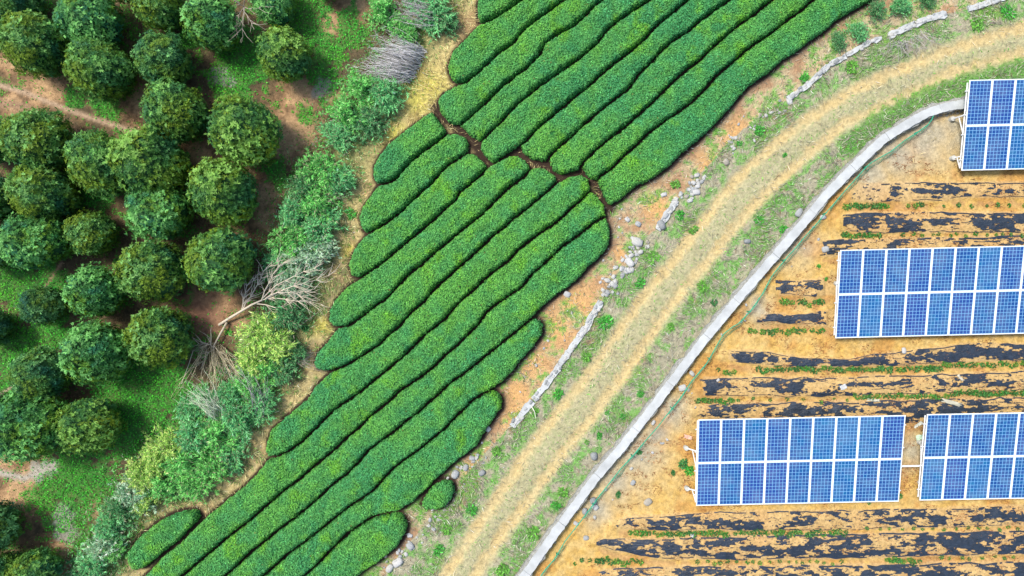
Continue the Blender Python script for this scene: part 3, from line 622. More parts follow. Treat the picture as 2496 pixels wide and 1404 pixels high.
# ---------------------------------------------------------------- solar arrays
def module_meshes():
    W, L, T = 0.99, 1.965, 0.04; fw = 0.036
    f = MB(); f.box(0, W, 0, fw, 0, T); f.box(0, W, L - fw, L, 0, T); f.box(0, fw, fw + .001, L - fw - .001, 0, T - .001); f.box(W - fw, W, fw + .001, L - fw - .001, 0, T - .001)
    b = MB(); b.box(fw + .001, W - fw - .001, fw + .002, L - fw - .002, 0.012, 0.030)
    v = []; fa = []; c = []; rr = random.Random(8); mx, my = fw + 0.006, fw + 0.012; px = (W - 2 * mx) / 6; py = (L - 2 * my) / 12; g = 0.0115; ch = 0.006
    for i in range(6):
        for j in range(12):
            x0 = mx + i * px + g; x1 = mx + (i + 1) * px - g; y0 = my + j * py + g; y1 = my + (j + 1) * py - g; n = len(v)
            v += [(x0, y0, .0325), (x1, y0, .0325), (x1, y1, .0325), (x0, y1, .0325)]; fa.append((n, n + 1, n + 2, n + 3)); r = rr.random() * 0.55; c += [(r, r, r)] * 4
    cells = fast_mesh('cells', np.array(v), np.array(fa), np.array(c))
    fm = f.mesh('solar_panel'); bm_ = b.mesh('backsheet')
    fm.materials.append(M['alu']); bm_.materials.append(M['back']); cells.materials.append(M['cell'])
    return fm, bm_, cells
MODF, MODB, MODC = module_meshes()
def solar_array(bl, br, tl, ncol, label, link_right=None, splay=-0.3):
    zl, zu = 0.28, 0.94
    A = Vector((*P(*bl, zl), zl)); B = Vector((*P(*br, zl), zl)); D = Vector((*P(*tl, zu), zu))
    ex = (B - A).normalized(); ey = D - A; slope = ey.length; ey = (ey - ex * ey.dot(ex)).normalized(); ez = ex.cross(ey)
    rot = Matrix((ex, ey, ez)).transposed().to_4x4()
    root = empty('solar_array', A); root.rotation_euler = (0, 0, math.atan2(ex.y, ex.x)); tag(root, label, 'solar array', 'ground mounted solar arrays')
    inv = Matrix.Rotation(-math.atan2(ex.y, ex.x), 4, 'Z')
    Rm = inv @ rot; e = Rm.to_euler()
    pitch = (B - A).length / ncol if br else 1.0
    sx = (pitch - 0.014) / 0.99; sy = (slope - 0.02) / 2 / 1.965
    for j in range(2):
        for i in range(ncol):
            loc = Rm @ Vector((i * pitch + .007, j * (slope / 2 + .003) + .003, 0))
            m = link('solar_panel', MODF, None, root, loc); m.rotation_euler = e; m.scale = (sx, sy, 1)
            link('backsheet', MODB, None, m); link('cells', MODC, None, m)
    Wd = pitch * ncol
    g0 = ZF - A.z + 0.02
    def pt(a, b, c=0.0): return Rm @ Vector((a, b, c))
    for f in (0.12, 0.40, 0.62, 0.88):
        mb = MB(); y = slope * f; mb.tube([pt(-0.09, y, -0.05), pt(Wd + 0.09, y, -0.05)], 0.03, sides=4); mb.build('purlin', M['steel'], root)
    xs = [0.02] + [Wd * k / 3 for k in (1, 2)] + [Wd - 0.02] if ncol > 5 else [0.02, Wd * 0.5, Wd - 0.02]
    for x in xs:
        mb = MB(); mb.tube([pt(x, 0.1, -0.11), pt(x, slope - 0.1, -0.11)], 0.032, sides=4); mb.build('rafter', M['steel'], root)
        for f in (0.16, 0.62):
            q = pt(x, slope * f, -0.12); foot = Vector((q.x - (splay if x == xs[0] else 0.0), q.y, g0 - 0.04))
            mb = MB(); mb.tube([(foot.x, foot.y, g0 - 0.2), (foot.x, foot.y, g0 + 0.18)], 0.105, sides=12); mb.build('pile', M['pile'], root)
            mb = MB(); mb.tube([(foot.x, foot.y, g0 + 0.1), tuple(q)], 0.034, sides=6); mb.build('post', M['steel'], root)
            mb = MB(); mid = foot.lerp(q, 0.62); mb.tube([tuple(mid), tuple(pt(x, slope * (f - 0.13 if f < .3 else f - 0.2), -0.12))], 0.024, sides=5); mb.build('brace', M['steel'], root)
    if link_right:
        mb = MB(); mb.tube([pt(Wd - 0.2, slope * 0.40, -0.085), pt(Wd + link_right, slope * 0.40, -0.085)], 0.04, sides=6); mb.build('tie_bar', M['alu'], root)
    return root
solar_array((1696, 1232), (2190, 1221.5), (1703, 1022), 9, 'full nine column solar array in the lower middle with bare ground at its left end', 0.84, 0.30)
solar_array((2240, 1219), (2240 + 55.1 * 6, 1213), (2258, 1009), 6, 'lower right solar array cut by the right edge beside the tie bar gap')
solar_array((2035, 824), (2035 + 55.0 * 9, 812), (2050, 609), 9, 'middle solar array standing alone between the film beds at the right edge')
solar_array((2342, 416), (2342 + 55.2 * 4, 411), (2363, 195), 4, 'northmost solar array at the bend of the wall cut by the right edge', None, 0.12)

# ---------------------------------------------------------------- mulch films
def build_film(spec, thr, label, seed):
    du, dv = 1.35, 1.25; k = (HCAM - ZF) / HCAM / S
    us = np.arange(spec[0][0], spec[-1][0], du); nv = int(max(b - t for _, t, b in spec) / dv) + 1
    t, b = film_prof(spec, us); T = np.linspace(0, 1, nv)
    U = np.repeat(us[:, None], nv, 1) + 0; V = t[:, None] + (b - t)[:, None] * T[None]
    V = V + ((fbm(U / 40, U * 0 + seed, 400 + seed, 3) - 0.5) * 9)
    n = fbm(U / 34, V / 12, 410 + seed, 3) * 0.66 + fbm(U / 9, V / 4, 440 + seed, 3) * 0.34
    big = fbm(U / 120, V / 40, 470 + seed, 2)
    edge = np.minimum(T, 1 - T)[None] * 2
    m = n + (big - 0.5) * 0.20 < thr - 0.035 + 0.09 * (edge - 0.45)
    thread = (np.abs(fbm(U / 60, V / 7 + 9, 500 + seed, 2) - 0.5) < 0.012) | ((edge < 0.09) & (fbm(U / 25, V * 0, 510 + seed, 2) > 0.42))
    endf = np.minimum(U - us[0], us[-1] - U) / 70.0 + 0.12
    m = (m | thread) & (n * 0.0 + fbm(U / 14, V / 9, 540 + seed, 3) < 0.3 + endf)
    X = (U - 1248) * k; Y = (702 - V) * k
    Zg = ground_z(X.ravel(), Y.ravel()).reshape(X.shape) + 0.022 + 0.024 * fbm(U / 13, V / 3.0, 560 + seed, 3)
    idx = np.arange(X.size).reshape(X.shape)
    f = np.stack([idx[:-1, :-1], idx[1:, :-1], idx[1:, 1:], idx[:-1, 1:]], -1)[m[:-1, :-1]]
    P3 = np.stack([X, Y, Zg], -1).reshape(-1, 3); xm = (spec[0][0] + min(spec[-1][0], 2560)) / 2; ym = np.mean([q[1] for q in spec]); org = np.array([(xm - 1248) * k, (702 - ym) * k, ZF])
    root = empty('mulch_film', tuple(org)); tag(root, label, 'mulch film', 'black film strips on the beds')
    # every torn piece of some size is a part of its own; the shreds stay together
    cell = m[:-1, :-1]; lab_ = np.where(cell, np.arange(cell.size).reshape(cell.shape) + 1, 0)
    for _ in range(4000):
        p = lab_.copy()
        p[1:] = np.maximum(p[1:], lab_[:-1]); p[:-1] = np.maximum(p[:-1], lab_[1:]); p[:, 1:] = np.maximum(p[:, 1:], lab_[:, :-1]); p[:, :-1] = np.maximum(p[:, :-1], lab_[:, 1:])
        p = np.where(cell, p, 0)
        if (p == lab_).all(): break
        lab_ = p
    ids = lab_[cell]; uq, inv_, cnt = np.unique(ids, return_inverse=True, return_counts=True); big_ = cnt[inv_] >= 70; groups = [(f[ids == q], 'film_piece') for q, c in zip(uq, cnt) if c >= 70]
    if (~big_).any(): groups.append((f[~big_], 'film_shreds'))
    for ff, nm in groups:
        used = np.unique(ff); remap = np.zeros(X.size, np.int64); remap[used] = np.arange(len(used))
        o = link(nm, fast_mesh(nm, P3[used] - org, remap[ff][:, ::-1], None, True), M['film'], root)
        if nm == 'film_shreds': o['kind'] = 'stuff'
for i, (spec, thr, lab) in enumerate(FILMS): build_film(spec, thr, lab, i)

# ---------------------------------------------------------------- foliage colours
def jitter_col(base, n, amt=0.22, r=RNG):
    c = np.array(base)[None] * np.exp(r.normal(0, amt, (n, 1))); c *= np.exp(r.normal(0, amt * 0.35, (n, 3))); return c
TEA_A = np.array([0.145, 0.43, 0.075]); TEA_B = np.array([0.072, 0.34, 0.115]); TEA_C = np.array([0.17, 0.46, 0.040])

def tea_tint(x, y):
    # a bush every metre or so: each has its own shade
    gx = x / 1.15; gy = y / 1.15; best = np.full(x.shape, 9.0); cid = np.zeros(x.shape)
    for i in (-1, 0, 1):
        for j in (-1, 0, 1):
            cx = np.floor(gx) + i; cy = np.floor(gy) + j; px = cx + _hash(cx, cy, 61); py = cy + _hash(cx, cy, 62)
            d = (gx - px) ** 2 + (gy - py) ** 2; w = d < best; best = np.where(w, d, best); cid = np.where(w, _hash(cx, cy, 63), cid)
    return cid, np.sqrt(best)

# ---------------------------------------------------------------- tea hedges
def build_hedge(poly, label, seed):
    mn = poly.min(0); mx = poly.max(0); st = 0.10
    c0 = (mn + mx) / 2; z0 = gz(*c0)
    xs = np.arange(mn[0], mx[0] + st, st); ys = np.arange(mn[1], mx[1] + st, st)
    X, Y = np.meshgrid(xs, ys)
    def field(x, y):
        d, _ = seg_dist(x, y, poly, True); i = inside(x, y, poly); d = np.where(i, d, -d)
        return d - 0.046 + 0.06 * (fbm(x * 3, y * 3, 600, 2) - 0.5) + 0.07 * (fbm(x * 9, y * 9, 605, 2) - 0.5)
    def hgt(d, x, y):
        t = np.clip(d / 0.15, 0, 1); cid, bd = tea_tint(x, y)
        return 0.46 * (1 - (1 - t) ** 2.2) ** 0.5 + 0.07 * np.clip(d / 0.7, 0, 1) + t * (0.16 * (0.5 - bd) * 0.8 + 0.12 * (fbm(x * 1.3, y * 1.3, 620, 3) - 0.5) + 0.05 * (cid - 0.5))
    D = field(X.ravel(), Y.ravel()); H = hgt(D - 0.03, X.ravel(), Y.ravel()) - 0.05
    idx = np.arange(X.size).reshape(X.shape); ok = (D > -0.02)
    q = np.stack([idx[:-1, :-1], idx[:-1, 1:], idx[1:, 1:], idx[1:, :-1]], -1).reshape(-1, 4)
    q = q[ok[q].sum(1) >= 3]
    used = np.unique(q); remap = np.zeros(X.size, np.int64); remap[used] = np.arange(len(used))
    V = np.stack([X.ravel() - c0[0], Y.ravel() - c0[1], np.where(ok, np.maximum(H, 0.0), -0.08)], 1)[used]
    root = empty('tea_hedge', (c0[0], c0[1], z0)); tag(root, label, 'tea hedge', 'clipped tea hedges')
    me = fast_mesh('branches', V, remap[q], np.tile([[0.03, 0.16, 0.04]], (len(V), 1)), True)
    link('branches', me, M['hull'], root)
    # leaves
    area = (mx - mn).prod(); N = int(area * 1100); x = RNG.uniform(mn[0], mx[0], N); y = RNG.uniform(mn[1], mx[1], N)
    d = field(x, y); k = (d > 0.0) & (fbm(x * 5, y * 5, 690, 2) < 0.80 + 0.1 * RNG.random(N)); x = x[k]; y = y[k]; d = d[k]
    rim = d < 0.16                                           # the steep side needs more leaves
    x = np.r_[x, x[rim], x[rim]]; y = np.r_[y, y[rim], y[rim]]; d = np.r_[d, d[rim], d[rim]]; side = np.r_[np.zeros(k.sum()), np.ones(rim.sum() * 2)]
    n = len(x); h = hgt(d, x, y); e = 0.03
    hx = (hgt(field(x + e, y), x + e, y) - h) / e; hy = (hgt(field(x, y + e), x, y + e) - h) / e
    nr = unit(np.stack([-hx, -hy, np.ones(n)], 1)); nr = unit(nr * 1.0 + RNG.normal(0, 0.30, (n, 3)) + np.array([0, 0, 0.3]))
    hh = np.where(side > 0, h * RNG.random(n) ** 0.5, h)
    c = np.stack([x - c0[0], y - c0[1], hh + RNG.normal(0, 0.018, n)], 1)
    rd = RNG.normal(0, 1, (n, 3)); dd = unit(rd - nr * (rd * nr).sum(1, keepdims=True) + nr * 0.25)
    L = RNG.uniform(0.05, 0.092, n); W = L * RNG.uniform(0.42, 0.6, n)
    v, f = leaf_quads(c - dd * L[:, None] * 0.5, dd, nr, L, W, -0.12)
    cid, bd = tea_tint(x, y); lo = fbm(x * 0.35, y * 0.35, 640, 3); me_ = fbm(x * 2.2, y * 2.2, 650, 3)
    t = np.clip((cid - 0.5) * 0.35 + 0.5 + (lo - 0.5) * 1.6 + (me_ - 0.5) * 1.5, 0, 1)[:, None]
    col = TEA_B * (1 - t) + TEA_A * t
    hot = (sstep(0.62, 0.85, me_ * 0.6 + fbm(x * 0.9, y * 0.9, 655, 2) * 0.5) * 0.8)[:, None]; col = col * (1 - hot) + TEA_C * hot
    col = col * np.exp(RNG.normal(0, 0.30, (n, 1)))
    tip = RNG.random(n) < 0.10; col[tip] = col[tip] * 0.5 + np.array([0.13, 0.36, 0.10]) * 0.8
    old = RNG.random(n) < 0.003; col[old] = np.array([0.26, 0.20, 0.05])
    me = fast_mesh('foliage', v, f, np.repeat(col, 4, 0)); link('foliage', me, M['tea'], root)
    # a few woody stems at the base
    mb = MB(); line = resample(poly, 0.9)
    for p in line:
        ctr = p + (c0 - p) * 0.0; mb.tube([(p[0] - c0[0], p[1] - c0[1], -0.05), (p[0] - c0[0] + random.uniform(-.05, .05), p[1] - c0[1] + random.uniform(-.05, .05), 0.12)], 0.012, sides=3, col=(0.07, 0.045, 0.03))
    mb.build('stems', M['twig'], root)['kind'] = 'stuff'
for i, (h, p) in enumerate(zip(HEDGES, HPOLY)): build_hedge(p, h[0], i)

# ---------------------------------------------------------------- orchard trees
def crown_mesh(seed, pal):
    r = np.random.default_rng(seed); NR = 2700
    d = unit(r.normal(0, 1, (NR * 2, 3))); d = d[d[:, 2] > -0.75][:NR]; n = len(d)
    def radius(d):
        l = noise3(d, 2.2, seed * 3 + 700); l2 = noise3(d, 5.5, seed * 3 + 800); return 0.98 + 0.42 * l + 0.34 * l2
    rad = radius(d) * (0.97 + 0.06 * r.normal(0, 1, n)); inner = r.random(n) < 0.18; rad[inner] *= 0.88
    C = d * rad[:, None] * np.array([1, 1, 1.06])
    K = 7; Cn = np.repeat(C, K, 0); Dn = np.repeat(unit(d * 0.8 + np.array([0, 0, 0.25]) + r.normal(0, 0.22, d.shape)), K, 0)
    a = r.normal(0, 1, Cn.shape); a = unit(a - Dn * (a * Dn).sum(1, keepdims=True)); dr = unit(a + Dn * r.uniform(0.05, 0.55, (len(Cn), 1)))
    nn = unit(Dn + r.normal(0, 0.25, Dn.shape)); L = r.uniform(0.055, 0.09, len(Cn)); W = L * r.uniform(0.34, 0.46, len(Cn))
    patch = noise3(d, 1.8, seed + 900) + 0.5; p2 = noise3(d, 6, seed + 930) + 0.5
    t = np.clip((patch - 0.5) * 2.2 + 0.5 + (p2 - 0.5) * 1.2, 0, 1)[:, None]
    blue = np.array([0.036, 0.175, 0.080]); olive = np.array([0.180, 0.290, 0.022]); mid = np.array([0.080, 0.235, 0.045])
    col = np.where(t < 0.5, blue + (mid - blue) * t * 2, mid + (olive - mid) * (t * 2 - 1))
    col *= np.exp(r.normal(0, 0.15, (n, 1)))
    new = (r.random(n) < 0.42 * sstep(0.50, 0.68, noise3(d, 1.8, seed + 950) + 0.5) + 0.01) & (d[:, 2] > 0.0)
    col[new] = np.array([0.20, 0.44, 0.11]) * np.exp(r.normal(0, 0.2, (new.sum(), 1)))
    col = col * np.array(pal) * 1.02
    sc = np.repeat(new.astype(float) * 0.5 + 1, K); v, f = leaf_quads(Cn + Dn * (sc - 1)[:, None] * 0.05, dr, nn, L * sc, W * sc, -0.1)
    me = fast_mesh('crown', v, f, np.repeat(col, K * 4, 0)); me.materials.append(M['leaf'])
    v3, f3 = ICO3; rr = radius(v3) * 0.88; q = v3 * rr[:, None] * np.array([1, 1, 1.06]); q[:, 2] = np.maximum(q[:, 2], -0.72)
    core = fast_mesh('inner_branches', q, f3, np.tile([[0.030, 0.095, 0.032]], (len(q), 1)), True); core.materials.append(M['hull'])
    return me, core
CROWNS = [crown_mesh(s, pl) for s, pl in ((1, (1, 1, 1)), (2, (1.0, 1, .9)), (3, (.82, .92, 1.1)), (4, (1.12, 1.0, .75)), (5, (.62, .72, .95)), (6, (.95, 1.12, 1.15)))]
def trunk_mesh(seed):
    r = random.Random(seed); mb = MB(); mb.tube([(0, 0, -0.15), (0.03, 0.02, 0.4), (0.0, 0.03, 0.9), (0.02, 0, 1.5)], 0.11, 0.06, sides=8)
    for k in range(6):
        a = k * 1.05 + r.uniform(-.3, .3); z = r.uniform(0.5, 1.0); mb.tube([(0, 0, z), (0.35 * math.cos(a), 0.35 * math.sin(a), z + .35), (0.8 * math.cos(a), 0.8 * math.sin(a), z + r.uniform(.5, 1.0))], 0.05, 0.015, sides=5)
    me = mb.mesh('trunk', True); me.materials.append(M['bark']); return me
TRUNKS = [trunk_mesh(i) for i in range(3)]
TREES = [ # u, v, radius, crown kind, label
 (45, -5, 64, 2, 'dark orchard tree cut by the top left corner'), (85, 107, 86, 0, 'large round orchard tree near the top left corner with a fresh green top'), (215, 45, 84, 5, 'orchard tree with pale new shoots on its left half at the top edge'),
 (243, 168, 86, 1, 'round orchard tree right above the bare track between two neighbours'), (385, 12, 70, 0, 'orchard tree clipped by the top edge left of the bare soil patch'), (518, 55, 78, 5, 'orchard tree at the top edge left of the bare dead sapling'),
 (396, 146, 76, 2, 'orchard tree with light shoots left and dark blue green right side'), (690, 135, 74, 3, 'lone olive green orchard tree amid bright ground cover'), (665, 2, 62, 5, 'orchard tree half out of frame right of the bare dead sapling'),
 (424, 276, 86, 1, 'orchard tree directly below the end of the dirt track'), (597, 318, 96, 3, 'biggest olive orchard tree facing the bare orange slope'), (93, 345, 90, 0, 'round orchard tree just below the double dirt track'),
 (243, 398, 90, 1, 'left one of two merged orchard trees below the track'), (368, 398, 96, 3, 'right one of two merged orchard trees with yellowish crown'), (545, 472, 92, 3, 'very round yellow green orchard tree beside the bamboo strip'),
 (102, 470, 86, 0, 'orchard tree with pale shoots second in the left column'), (385, 515, 82, 5, 'orchard tree with a pale tuft on top between four others'), (85, 585, 84, 5, 'light green orchard tree third in the left column'),
 (220, 570, 66, 0, 'smaller bright orchard tree in the gap between columns'), (537, 632, 94, 1, 'broad orchard tree above the fallen bare tree'), (370, 660, 92, 0, 'orchard tree with pale shoots above the dark gap in the centre'),
 (232, 712, 76, 5, 'orchard tree with blue green crown left of the shoot tipped tree'), (100, 745, 58, 4, 'small dark orchard tree alone in bright ground cover'), (387, 822, 84, 0, 'orchard tree with a tuft on top above the green clearing'),
 (238, 860, 86, 5, 'shaggy orchard tree with pale clusters left of the clearing'), (95, 915, 74, 2, 'dark orchard tree merged into a larger one below'), (72, 1040, 96, 5, 'large orchard tree with a bright streak of shoots at the left edge'),
 (213, 1035, 80, 3, 'perfectly round olive tree on the edge of the green clearing'), (85, 1392, 64, 1, 'orchard tree with a yellow green top in the bottom left corner'), (-30, 345, 66, 4, 'dark orchard tree at the left edge beside the double track'),
 (-32, 480, 74, 4, 'dark orchard tree at the left edge second in its column'), (-36, 600, 72, 4, 'dark orchard tree at the left edge third in its column'), (-25, 800, 56, 4, 'dark orchard tree clipped by the left edge beside ground cover'),
 (-30, 1290, 78, 4, 'dark orchard tree clipped by the left edge below the sand patch'), (5, 1400, 60, 2, 'dark orchard tree in the extreme bottom left corner'), (-40, 40, 70, 4, 'dark orchard tree clipped at the top of the left edge'),
 (300, -60, 70, 4, 'dark orchard tree behind the top edge between two crowns'), (-75, 1010, 70, 4, 'orchard tree mostly beyond the left edge beside the streaked one'), (800, -60, 62, 1, 'orchard tree mostly beyond the top edge above the bare soil')]
for i, (u, v, r, k, lab) in enumerate(TREES):
    R = r / S * 0.79; cz = R * 1.02 + 0.12; x, y = P(u, v, cz + 0.1); z = gz(x, y)
    root = empty('orchard_tree', (x, y, z)); tag(root, lab, 'tree', 'round crowned orchard trees')
    cm, core = CROWNS[k]; rz = random.uniform(0, 6.28)
    o = link('crown', cm, None, root, (0, 0, cz)); o.scale = (R * random.uniform(.94, 1.06), R * random.uniform(.94, 1.06), R * random.uniform(1.0, 1.15)); o.rotation_euler = (0, 0, rz)
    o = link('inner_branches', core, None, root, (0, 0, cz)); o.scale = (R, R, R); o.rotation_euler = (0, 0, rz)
    t = link('trunk', TRUNKS[i % 3], None, root); t.scale = (R / 1.4,) * 3; t.rotation_euler = (0, 0, rz)

# ---------------------------------------------------------------- bamboo and scrub of the strip
def clump_meshes(seed, pal, nst=34, leaf=(0.12, 0.21), wd=0.2, dens=1.0):
    r = np.random.default_rng(seed); mb = MB(); C = []; D = []; T = []
    for s in range(nst):
        a = r.uniform(0, 6.28); reach = r.uniform(0.1, 1.0) ** 0.6; h = r.uniform(0.75, 1.5) * (1.25 - 0.6 * reach); b = r.normal(0, 0.12, 2)
        base = np.array([b[0], b[1], -0.08]); pts = []
        for t in np.linspace(0, 1, 7):
            pts.append(base + np.array([math.cos(a) * reach * t ** 1.6, math.sin(a) * reach * t ** 1.6, h * (1 - (1 - t) ** 1.8) - 0.25 * reach * t ** 4]))
        mb.tube(pts, 0.013, 0.004, sides=3, col=(0.34, 0.38, 0.2)); pts = np.array(pts)
        side = r.integers(8, 14); ts = r.uniform(0.45, 1.0, side)
        for t in ts:
            i = min(int(t * 6), 5); p = pts[i] * (1 - (t * 6 - i)) + pts[i + 1] * (t * 6 - i); tg = pts[i + 1] - pts[i]; tg /= np.linalg.norm(tg)
            sp = unit((tg[None] * 0.5 + r.normal(0, 0.6, (1, 3))))[0]; sl = r.uniform(0.12, 0.3)
            k = int(r.integers(5, 10) * dens)
            tt = r.uniform(0.2, 1, k)[:, None]; C.append(p + sp * sl * tt); D.append(unit(sp[None] * 0.9 + r.normal(0, 0.45, (k, 3)) + np.array([[0, 0, -0.15]]))); T.append(np.full(k, t * 0.5 + r.normal() * 0.25))
    C = np.concatenate(C); D = np.concatenate(D); T = np.concatenate(T); n = len(C)
    nn = unit(np.array([[0, 0, 1.0]]) + r.normal(0, 0.45, (n, 3))); L = r.uniform(*leaf, n); v, f = leaf_quads(C, D, nn, L, L * wd, 0.0)
    p0, p1 = np.array(pal[0]), np.array(pal[1]); t = np.clip(T + 0.2 + r.normal(0, 0.2, n), 0, 1)[:, None]; col = (p0 * (1 - t) + p1 * t) * np.exp(r.normal(0, 0.42, (n, 1)))
    dry = r.random(n) < 0.07; col[dry] = np.array([0.35, 0.33, 0.2])
    me = fast_mesh('foliage', v, f, np.repeat(col, 4, 0)); me.materials.append(M['leaf'])
    st = mb.mesh('culms'); st.materials.append(M['twig']); return me, st
PAL = {'g': ((0.04, 0.26, 0.06), (0.25, 0.72, 0.16)), 'b': ((0.04, 0.25, 0.09), (0.24, 0.66, 0.24)), 'y': ((0.14, 0.38, 0.06), (0.55, 0.80, 0.18)), 'd': ((0.03, 0.17, 0.055), (0.14, 0.38, 0.14)), 'w': ((0.05, 0.24, 0.10), (0.55, 0.75, 0.50))}
CL = {k: [clump_meshes(1000 + 17 * i + s, PAL[k], 52 if k != 'd' else 46, dens=1.25) for s in range(2)] for i, k in enumerate('gbydw')}
CLUMPS = [(935, 25, 46, 'g', 'bright green shrub at the top edge left of the twiggy brush'), (985, 70, 36, 'g', 'green shrub between the two grey brush piles'), (1045, 20, 48, 'b', 'blue green shrub grown through the upper brush pile'), (1085, 45, 34, 'd', 'dark shrub right of the upper brush pile'),
 (880, 215, 46, 'g', 'green shrub below the left end of the grey brush pile'), (935, 225, 44, 'b', 'grey green shrub under the lower edge of the grey brush pile'), (850, 275, 48, 'g', 'leafy shrub above the steep dark notch'), (895, 300, 40, 'd', 'dark shrub at the edge of the straw bank'),
 (820, 325, 38, 'b', 'shrub hanging over the bare orange slope'), (775, 415, 50, 'g', 'wide bamboo clump right of the round tree column'), (735, 455, 44, 'd', 'dark bamboo clump over the bare bank'), (820, 440, 40, 'b', 'pale bamboo clump beside thin dry grass'), (760, 490, 50, 'g', 'bamboo clump above the leaning dry stick'),
 (715, 520, 44, 'b', 'bamboo clump left of the leaning dry stick'), (775, 555, 48, 'b', 'blue green bamboo clump in the middle of the strip'), (705, 590, 50, 'g', 'bamboo clump reaching toward the broad orchard tree'), (790, 600, 36, 'w', 'bamboo clump with whitish leaf tips beside bright weeds'), (745, 625, 50, 'w', 'large bamboo clump with silvery leaves above the fallen tree'),
 (680, 650, 42, 'b', 'bamboo clump behind the fallen bare crown'), (715, 690, 44, 'w', 'silvery bamboo clump under the fallen crown'), (690, 760, 50, 'd', 'dark bamboo clump right of the yellow green bamboo'), (635, 810, 52, 'y', 'upper bright yellow green bamboo clump below the fallen trunk'), (668, 840, 46, 'y', 'yellow green bamboo clump with curled right edge'),
 (618, 880, 48, 'y', 'lower yellow green bamboo clump beside the dead branches'), (650, 905, 44, 'g', 'green bamboo clump below the yellow ones'), (680, 900, 38, 'd', 'dark bamboo clump beside the straw bank'), (600, 935, 44, 'g', 'bamboo clump at the lower end of the dead branches'), (560, 960, 46, 'b', 'grey green bamboo clump left of the straw bank'),
 (625, 985, 48, 'b', 'bamboo clump leaning over the straw bank'), (575, 1020, 50, 'b', 'bamboo clump above the lower spread'), (500, 985, 46, 'b', 'bamboo clump with thin arching culms over ground cover'), (455, 1000, 36, 'b', 'sparse bamboo clump reaching over the green clearing'), (525, 1060, 50, 'g', 'bamboo clump in the middle of the lower spread'),
 (470, 1060, 50, 'b', 'bamboo clump just above the pale tips'), (405, 1095, 44, 'y', 'pale bamboo clump with feathery tips toward the clearing'), (375, 1130, 42, 'y', 'yellowish bamboo clump at the left of the lower spread'), (440, 1130, 50, 'g', 'green bamboo clump left of the bright hedge tip'), (510, 1130, 48, 'g', 'green bamboo clump closest to the hedge tip'),
 (560, 1110, 38, 'b', 'small grey bamboo clump beside the straw'), (340, 1165, 44, 'y', 'low yellowish bamboo clump near the orange bank'), (400, 1180, 46, 'g', 'bamboo clump above the orange bare patch'), (470, 1185, 44, 'g', 'bamboo clump above the detached hedge'), (320, 1210, 40, 'w', 'pale bamboo clump above the dark ditch'),
 (350, 1225, 34, 'y', 'small yellow bamboo clump left of the bare patch'), (290, 1240, 40, 'd', 'dark shrub in the ditch beside the orange bank'), (262, 1285, 40, 'b', 'grey shrub upper of three at the ditch'), (245, 1330, 40, 'w', 'silvery shrub at the ditch bottom'), (225, 1375, 40, 'b', 'grey shrub lowest at the ditch'),
 (195, 1400, 36, 'd', 'dark shrub cut by the bottom edge'), (275, 1340, 30, 'g', 'small green shrub left of the detached hedge'), (2145, 20, 24, 'd', 'low dark green bramble near the top edge by the upper kerb'), (2095, 72, 24, 'b', 'green bramble overgrowing the crumbled kerb'), (2050, 95, 22, 'd', 'green bramble on the upper stony bank'), (2200, 10, 26, 'b', 'greyish bramble at the top edge right of the hedges'),
 (2270, -5, 24, 'd', 'bramble cut by the top edge above the kerb'), (720, 860, 30, 'd', 'dark small bamboo between the yellow bamboo and the straw bank')]
for i, (u, v, r, k, lab) in enumerate(CLUMPS):
    R = r / S * 1.06; x, y = P(u, v, 0.7 * R + .1); root = empty('bamboo_clump' if v > 380 and u < 1100 else 'shrub', (x, y, gz(x, y)), random.uniform(0, 6.28)); root.scale = (R * random.uniform(.85, 1.2), R * random.uniform(.85, 1.2), R * 0.8)
    tag(root, lab, 'bamboo' if v > 380 and u < 1100 else 'shrub', 'bushes along the bank'); fm, sm = CL[k][i % 2]; link('foliage', fm, None, root); link('culms', sm, None, root)

# ---------------------------------------------------------------- dead brush and the fallen tree
def ppt(u, v, z): x, y = P(u, v, z); return (x, y, z)
def brush_pile(root_uv, tips, n, label, seed, col=(0.36, 0.34, 0.34), zh=0.9, spread=22, rad=0.011):
    r = random.Random(seed); root = empty('brush_pile', (0, 0, 0)); tag(root, label, 'brush pile'); groups = [MB() for _ in range(6)]
    for i in range(n):
        a = root_uv[0]; b = root_uv[1]; t = r.random(); s = (a[0] + (b[0] - a[0]) * t + r.gauss(0, 5), a[1] + (b[1] - a[1]) * t + r.gauss(0, 5))
        a = tips[0]; b = tips[1]; t2 = min(1, max(0, t + r.gauss(0, .16))); e = (a[0] + (b[0] - a[0]) * t2 + r.gauss(0, spread), a[1] + (b[1] - a[1]) * t2 + r.gauss(0, spread)); l = r.uniform(.55, 1.05)
        pts = []; wob = (r.gauss(0, 9), r.gauss(0, 9)); zt = r.uniform(.35, 1) * zh
        for k in range(6):
            q = k / 5; uu = s[0] + (e[0] - s[0]) * q * l; vv = s[1] + (e[1] - s[1]) * q * l; w = math.sin(q * 3.1)
            pts.append(ppt(uu + wob[0] * w, vv + wob[1] * w, 0.1 + zt * math.sin(min(1, q * 1.15) * 2.2)))
        f = r.uniform(.6, 1.45); cc = tuple(c * f for c in col); groups[i % 6].tube(pts, rad * r.uniform(.7, 1.5), 0.003, sides=3, col=cc)
        for k in range(3):
            j = r.randrange(2, 6); p = Vector(pts[j]); d = Vector(pts[j]) - Vector(pts[j - 1]); d = (d.normalized() + Vector((r.gauss(0, .5), r.gauss(0, .5), r.gauss(0, .3)))).normalized() * r.uniform(.1, .35)
            groups[i % 6].tube([tuple(p), tuple(p + d * .6), tuple(p + d + Vector((r.gauss(0, .03), r.gauss(0, .03), 0)))], rad * .5, 0.002, sides=3, col=cc)
    for g in groups: g.build('dead_branches', M['twig'], root)['kind'] = 'stuff'
